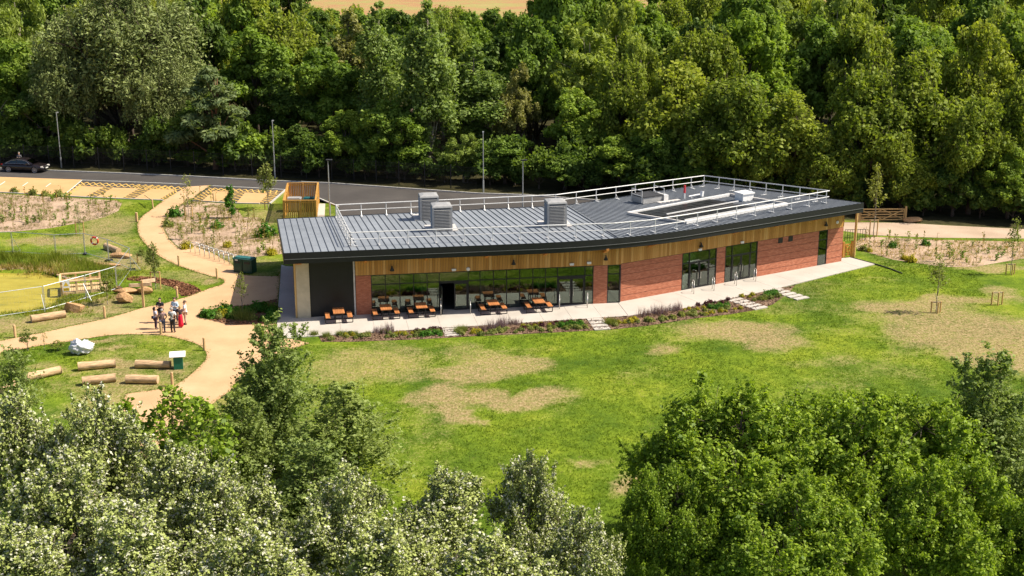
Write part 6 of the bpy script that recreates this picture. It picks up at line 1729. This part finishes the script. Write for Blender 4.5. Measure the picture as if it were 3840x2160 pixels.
# ---- reeds and rough grass round the pond
rng = np.random.default_rng(12)
def reeds(label, specs, mat, h, w, per, lean=.16):
    P = np.concatenate([np.stack([rng.normal(c[0], rx, n), rng.normal(c[1], ry, n)], 1) for c, rx, ry, n in specs])
    z = np.where(inside(POND, P[:, 0], P[:, 1]), -.3, 0.0)
    hh = h * (.55 + .8 * vnoise(P[:, 0], P[:, 1], .9))
    tag(link('reeds', blades('reeds', L[mat], P, z, hh, w, per, rng, np.clip(vnoise(P[:, 0], P[:, 1], .7) + rng.normal(size=len(P)) * .12, 0, 1), lean)), label, 'reeds', kind='stuff')
reeds('tall yellow green reeds on the far pond bank', [((-40.75, 101.51), 1.2, .6, 120), ((-39.10, 101.26), .6, .5, 60), ((-36.76, 100.50), .9, .7, 150), ((-36.28, 101.76), .6, .5, 70), ((-33.43, 98.31), .8, .9, 120), ((-32.02, 97.83), .4, .5, 40), ((-42.47, 100.75), 1.5, .8, 100)], 'reed', .85, .055, 6, .22)
reeds('darker rushes between the reeds on far bank', [((-37.90, 100.25), .8, .5, 60), ((-34.53, 98.79), .7, .7, 90), ((-33.18, 97.12), .6, .6, 70), ((-31.69, 97.36), .5, .6, 40), ((-39.47, 100.50), .8, .4, 50), ((-41.86, 100.01), 1.5, .4, 60)], 'ash', .5, .06, 5, .4)
reeds('dead brown stems along the water edge', [((-38.38, 99.27), 1.8, .4, 160), ((-35.35, 97.83), 1.5, .5, 160), ((-34.56, 99.27), 1.0, .8, 120)], 'straw', .5, .05, 5, .4)
reeds('rough grass on the near pond bank', [((-31.90, 90.14), 1.4, .35, 150), ((-30.88, 91.17), 1.0, .35, 120), ((-32.75, 88.34), 1.0, .4, 100), ((-34.33, 87.17), 2.2, .35, 160), ((-30.98, 96.43), .8, .6, 120), ((-30.19, 97.36), 1.2, .8, 160)], 'reed', .30, .045, 6, .4)

# ================================================================ car
cpos = (-52.55, 139.35); crz = math.atan2(-.52, 2.99)
car = thing('parked_car', 'black hatchback saloon car parked at the road edge', 'car', (cpos[0], cpos[1], .006), crz)
CARP = plain('car_paint', (.014, .010, .011), .18, var=.05, spec=.6); CHR = plain('car_chrome', (.55, .57, .6), .25, metal=.9); TYRE = plain('car_tyre', (.015, .015, .015), .9); RIM = plain('car_rim', (.45, .44, .46), .35, metal=.6)
def loft(stations, section, mb):
    n = len(section(stations[0])); vs = [p for s in stations for p in section(s)]
    fs = [(i * n + k, i * n + (k + 1) % n, (i + 1) * n + (k + 1) % n, (i + 1) * n + k) for i in range(len(stations) - 1) for k in range(n)]
    fs += [tuple(range(n)), tuple(range((len(stations) - 1) * n, len(stations) * n))[::-1]]
    return mb.add(vs, fs)
BODY = [(-2.46, .62, .38, .72), (-2.38, .78, .30, .90), (-2.0, .88, .24, .98), (-1.3, .925, .2, .985), (-.4, .93, .2, .96), (.5, .93, .2, .95), (1.1, .925, .2, .92), (1.7, .90, .22, .86), (2.15, .84, .24, .76), (2.38, .72, .28, .66), (2.46, .55, .34, .56)]
def sec(s):
    x, w, z0, z1 = s; h = z1 - z0
    half = [(w * .62, z1), (w * .90, z1 - h * .08), (w, z1 - h * .30), (w * 1.0, z0 + h * .35), (w * .95, z0 + h * .10), (w * .80, z0)]
    return [(x, y, z) for y, z in half] + [(x, -y, z) for y, z in reversed(half)]
loft(BODY, sec, MB()).build('body', CARP, car, True, world=False)
CAB = [(-2.15, .95, .97, .62), (-1.75, 1.16, .96, .62), (-1.2, 1.38, .96, .63), (-.5, 1.47, .95, .64), (.05, 1.46, .95, .64), (.5, 1.34, .94, .66), (.95, 1.12, .93, .70), (1.28, .95, .92, .72)]
def csec(s):
    x, zt, zb, wt = s; wb = .86
    half = [(wt * .55, zt), (wt * .92, zt - .03), (wt, zt - .07), (wb, zb - .03)]
    return [(x, y, z) for y, z in half] + [(x, -y, z) for y, z in reversed(half)]
loft(CAB, csec, MB()).build('cabin', CARP, car, True, world=False)
def cab_at(x, t, side, out):
    xs = [c[0] for c in CAB]
    zt = np.interp(x, xs, [c[1] for c in CAB]) - .07; zb = np.interp(x, xs, [c[2] for c in CAB]) - .03; wt = np.interp(x, xs, [c[3] for c in CAB])
    return (x, side * (.86 + (wt - .86) * t + out), zb + (zt - zb) * t)
for side in (-1, 1):
    for xs_ in ((-1.75, -1.2, -.62), (-.55, .1, .55, .85)):
        lo = [cab_at(x, .16, side, .012) for x in xs_]; up = [cab_at(x, .90, side, .012) for x in xs_]
        n = len(xs_)
        MB().add(lo + up, [((k, k + 1, n + k + 1, n + k) if side < 0 else (k + 1, k, n + k, n + k + 1)) for k in range(n - 1)]).build('side_window', M['carglass'], car, world=False)
    pts = [cab_at(x, .12, side, .016) for x in (-1.85, -1.2, -.5, .1, .6, .95)] + [cab_at(x, .93, side, .016) for x in (.55, .1, -.5, -1.2, -1.75)] + [cab_at(-1.85, .12, side, .016)]
    MB().path(pts, .014, 5).build('window_trim', CHR, car, world=False)
    MB().box((.72, side * 1.0, .99), (.18, .20, .12)).build('mirror', CARP, car, world=False)
    MB().box((2.22, side * .60, .66), (.26, .34, .13), side * -.45).build('headlight', plain('headlight_glass', (.75, .72, .65), .1), car, world=False)
    MB().box((-2.38, side * .6, .80), (.14, .34, .14)).build('tail_light', plain('tail_red', (.35, .01, .01), .2), car, world=False)
    MB().box((2.36, side * .5, .38), (.10, .30, .08)).build('fog_lamp', CHR, car, world=False)
    for x in (-1.52, 1.52):
        w = MB().lathe([(.30, -.11), (.33, -.10), (.34, -.05), (.34, .05), (.33, .10), (.30, .11)], 20)
        w.v = [(a, c, b_) for a, b_, c in w.v]
        wo = link('wheel', w.mesh('tyre', TYRE, True), car, (x, side * .84, .335))
        r = MB().tube((0, .085 * side, 0), (0, .105 * side, 0), .07, n=8)
        for k in range(10):
            a_ = 2 * math.pi * k / 10; r.beam((0, .10 * side, 0), (.255 * math.cos(a_), .10 * side, .255 * math.sin(a_)), .03, .045)
        rim_pts = [(.26 * math.cos(2 * math.pi * k / 16), .10 * side, .26 * math.sin(2 * math.pi * k / 16)) for k in range(17)]
        r.path(rim_pts, .025, 5); r.build('rim', RIM, wo, world=False)
        ap_ = [(x + .40 * math.cos(math.pi * k / 10), side * .925, .335 + .40 * math.sin(math.pi * k / 10)) for k in range(11)]
        MB().path(ap_, .03, 5).build('wheel_arch', TYRE, car, world=False)
ws_lo = [(1.24, y, .975) for y in (-.62, 0, .62)]; ws_up = [(.52, y, 1.355) for y in (-.56, 0, .56)]
MB().add(ws_lo + ws_up, [(0, 1, 4, 3), (1, 2, 5, 4)]).build('windscreen', M['carglass'], car, world=False)
MB().box((2.45, 0, .50), (.03, .50, .11)).build('number_plate', plain('plate_white', (.75, .75, .70), .4), car, world=False)
for y in (-.16, .16): MB().box((2.43, y, .66), (.06, .26, .13)).build('grille', CHR, car, world=False)
MB().beam((-.45, 0, 1.47), (-.3, .0, 1.50), .03, .03).build('aerial', CARP, car, world=False)

# ================================================================ people
SKIN = plain('skin', (.52, .30, .20), .55, var=.06)
def skin_mesh(name, verts, edges, root, mat, parent, sub=1):
    me = bpy.data.meshes.new(name)
    me.from_pydata([v_[0] for v_ in verts], edges, [])
    me.materials.append(mat)
    bm = bmesh.new(); bm.from_mesh(me)
    lay = bm.verts.layers.skin.verify(); bm.verts.ensure_lookup_table()
    for i, v_ in enumerate(bm.verts):
        r = verts[i][1]; v_[lay].radius = (r if isinstance(r, tuple) else (r, r)); v_[lay].use_root = (i == root)
    bm.to_mesh(me); bm.free()
    o = link(name, me, parent)
    sk = o.modifiers.new('skin', 'SKIN'); sk.use_smooth_shade = True
    sb = o.modifiers.new('sub', 'SUBSURF'); sb.levels = sub; sb.render_levels = sub
    return o
def person(label, p, face, H, shirt, legs, hair, arms='down', sleeve=.5, dress=None, long_hair=False, extra=None, z=.022):
    t = thing('person', label, 'person', (p[0], p[1], z), face, 'people')
    h = H
    J = {}
    def j(n, x, y, zz, r): J[n] = ((x * h, y * h, zz * h), r * h)
    j('pelvis', 0, 0, .52, .078); j('waist', 0, 0, .60, .068); j('chest', 0, .008, .71, .085); j('collar', 0, 0, .80, .05); j('neck', 0, .004, .845, .03); j('jaw', 0, .018, .885, .04); j('head', 0, .010, .93, .054); j('crown', 0, 0, .972, .036); j('nose', 0, .062, .915, .012)
    for s, sx in (('l', -1), ('r', 1)):
        j(s + 'sh', sx * .108, 0, .795, .036)
        el = {'down': (sx * .135, -.02, .63), 'crossed': (sx * .145, .02, .64), 'hips': (sx * .19, -.03, .65), 'front': (sx * .135, .02, .64)}[arms]
        wr = {'down': (sx * .135, .03, .49), 'crossed': (sx * -.02, .125, .66), 'hips': (sx * .09, .03, .56), 'front': (sx * .05, .14, .58)}[arms]
        hd = {'down': (sx * .132, .05, .445), 'crossed': (sx * -.07, .12, .68), 'hips': (sx * .07, .07, .53), 'front': (sx * .015, .165, .57)}[arms]
        j(s + 'el', *el, .026); j(s + 'wr', *wr, .018); j(s + 'hd', *hd, .02)
        d = np.array(hd) - np.array(wr); d = d / np.linalg.norm(d); side = np.cross(d, [0, 1, .3]); side /= np.linalg.norm(side)
        for k in range(4):
            f = np.array(hd) + d * (.036 + .006 * (k in (1, 2))) + side * (k - 1.5) * .011
            j(s + 'f%d' % k, *f, .0055)
        f = np.array(hd) + side * .03 + d * .012; j(s + 'th', *f, .006)
        j(s + 'hip', sx * .05, 0, .49, .058); j(s + 'kn', sx * .055, .008, .28, .036); j(s + 'an', sx * .057, -.012, .045, .024); j(s + 'toe', sx * .065, .075, .02, .02)
        j(s + 'ear', sx * .05, .0, .918, .010)
    names = list(J)
    E = [('pelvis', 'waist'), ('waist', 'chest'), ('chest', 'collar'), ('collar', 'neck'), ('neck', 'jaw'), ('jaw', 'head'), ('head', 'crown'), ('head', 'nose')]
    for s in 'lr':
        E += [('chest', s + 'sh'), (s + 'sh', s + 'el'), (s + 'el', s + 'wr'), (s + 'wr', s + 'hd'), (s + 'hd', s + 'th'), ('pelvis', s + 'hip'), (s + 'hip', s + 'kn'), (s + 'kn', s + 'an'), (s + 'an', s + 'toe'), ('head', s + 'ear')]
        E += [(s + 'hd', s + 'f%d' % k) for k in range(4)]
    skin_mesh('body', [J[n] for n in names], [(names.index(a), names.index(b_)) for a, b_ in E], 0, SKIN, t)
    def cloth(nm, joints, edges, mat, grow):
        vs_c = [(J[n][0] if isinstance(n, str) else n[0], (J[n][1] if isinstance(n, str) else n[1]) + grow * h) for n in joints]
        skin_mesh(nm, vs_c, edges, 0, mat, t)
    js = ['waist', 'chest', 'collar', 'pelvis']; es = [(0, 1), (1, 2), (0, 3)]
    for s in 'lr':
        k = len(js); js.append(s + 'sh'); es.append((1, k))
        a, b_ = np.array(J[s + 'sh'][0]), np.array(J[s + 'el'][0])
        js.append((tuple(a + (b_ - a) * min(1, sleeve * 1.6)), J[s + 'el'][1] + .006 * h)); es.append((k, k + 1))
        if sleeve > .8: js.append(s + 'wr'); es.append((k + 1, k + 2))
    cloth('top', js, es, shirt, .012)
    if dress is None:
        js = ['pelvis']; es = []
        for s in 'lr':
            k = len(js); js += [s + 'hip', s + 'kn', s + 'an']; es += [(0, k), (k, k + 1), (k + 1, k + 2)]
        cloth('trousers', js, es, legs, .011)
    else:
        prof = [(.115 * h, .06 * h), (.112 * h, .2 * h), (.105 * h, .4 * h), (.098 * h, .52 * h), (.08 * h, .6 * h)]
        MB().lathe(prof, 14).build('skirt', dress, t, True, world=False)
    for sx in (-1, 1):
        so = MB().lathe([(.035 * h, 0), (.038 * h, .02 * h), (.028 * h, .045 * h)], 8).build('shoe', M['black'] if dress is None else M['white'], t, True, world=False)
        so.location = (sx * .060 * h, .03 * h, 0); so.scale = (.8, 1.9, 1)
    bm = bmesh.new(); bmesh.ops.create_icosphere(bm, subdivisions=3, radius=1.0)
    for v_ in bm.verts:
        c = v_.co
        if c.y > .45 and c.z < .35: c.y = .45
        if c.z < -.35: c.z = -.35 if not long_hair else c.z * 2.0; 
        v_.co = Vector((c.x * .062 * h, c.y * .066 * h - .012 * h + (-.018 * h if c.z < 0 else 0), c.z * .062 * h + .945 * h))
    me = bpy.data.meshes.new('hair'); bm.to_mesh(me); bm.free(); me.materials.append(hair); me.polygons.foreach_set('use_smooth', [True] * len(me.polygons))
    link('hair', me, t)
    for sx in (-1, 1): MB().box((sx * .022 * h, .060 * h, .932 * h), (.012 * h, .006 * h, .007 * h)).build('eye', M['black'], t, world=False)
    MB().box((0, .058 * h, .893 * h), (.026 * h, .006 * h, .006 * h)).build('mouth', plain('lips', (.35, .12, .10), .6), t, world=False)
    if extra: extra(t, h)
    return t
def cl(n, c): return plain(n, c, .85, var=.14, scale=9.0, bmp=.2)
HB = plain('hair_dark', (.025, .016, .012), .6); HN = plain('hair_brown', (.10, .055, .03), .6); HBL = plain('hair_blond', (.42, .26, .10), .6); HG = plain('hair_grey', (.30, .27, .25), .6)
WSH = cl('white_shirt', (.72, .72, .74)); LB = cl('pale_blue_shirt', (.45, .58, .70)); DK = cl('dark_trousers', (.03, .028, .032)); NV = cl('navy_trousers', (.02, .022, .04))
def bagx(t, h): MB().box((-.14 * h, -.06 * h, .50 * h), (.05 * h, .14 * h, .12 * h)).build('bag', M['black'], t, world=False)
def strap(t, h): MB().beam((-.10 * h, -.088 * h, .79 * h), (.09 * h, -.088 * h, .60 * h), .008, .03 * h).build('strap', M['black'], t, world=False)
def printx(t, h): MB().box((.01 * h, .101 * h, .735 * h), (.075 * h, .004, .014 * h)).build('shirt_print', M['white'], t, world=False)
person('person with long dark hair, lilac top and shoulder bag', (-23.90, 83.59), math.radians(-60), 1.55, cl('lilac_top', (.48, .46, .58)), cl('purple_trousers', (.05, .025, .05)), HB, 'front', .5, None, True, bagx)
person('person in black t-shirt facing the camera', (-23.92, 85.02), math.radians(172), 1.76, cl('black_tshirt', (.02, .02, .024)), cl('grey_trousers', (.05, .045, .045)), HB, 'crossed', .45, None, False, printx)
person('person in mauve top and blue jeans behind the bollard', (-23.23, 82.87), math.radians(8), 1.64, cl('mauve_top', (.30, .19, .18)), cl('blue_jeans', (.06, .08, .15)), HG, 'hips', .5)
person('person in white shirt with dark strap, back to the camera', (-22.58, 82.89), math.radians(-8), 1.74, WSH, DK, HG, 'crossed', .5, None, False, strap)
person('person in pale blue shirt facing the camera', (-22.94, 85.10), math.radians(165), 1.76, LB, NV, HN, 'crossed', .9)
person('person with fair hair and long red skirt', (-22.31, 83.95), math.radians(30), 1.52, cl('dark_top', (.05, .03, .035)), DK, HBL, 'front', .3, cl('red_skirt', (.62, .01, .04)))
person('person in white shirt and beige trousers at the right of group', (-22.15, 84.61), math.radians(100), 1.70, WSH, cl('beige_trousers', (.48, .36, .27)), HN, 'front', .5)
person('person standing in the shade behind the parked car', (-53.9, 141.3), math.radians(180), 1.75, cl('grey_jacket', (.10, .10, .11)), DK, HG, 'crossed', .9, None, False, None, 0.0)
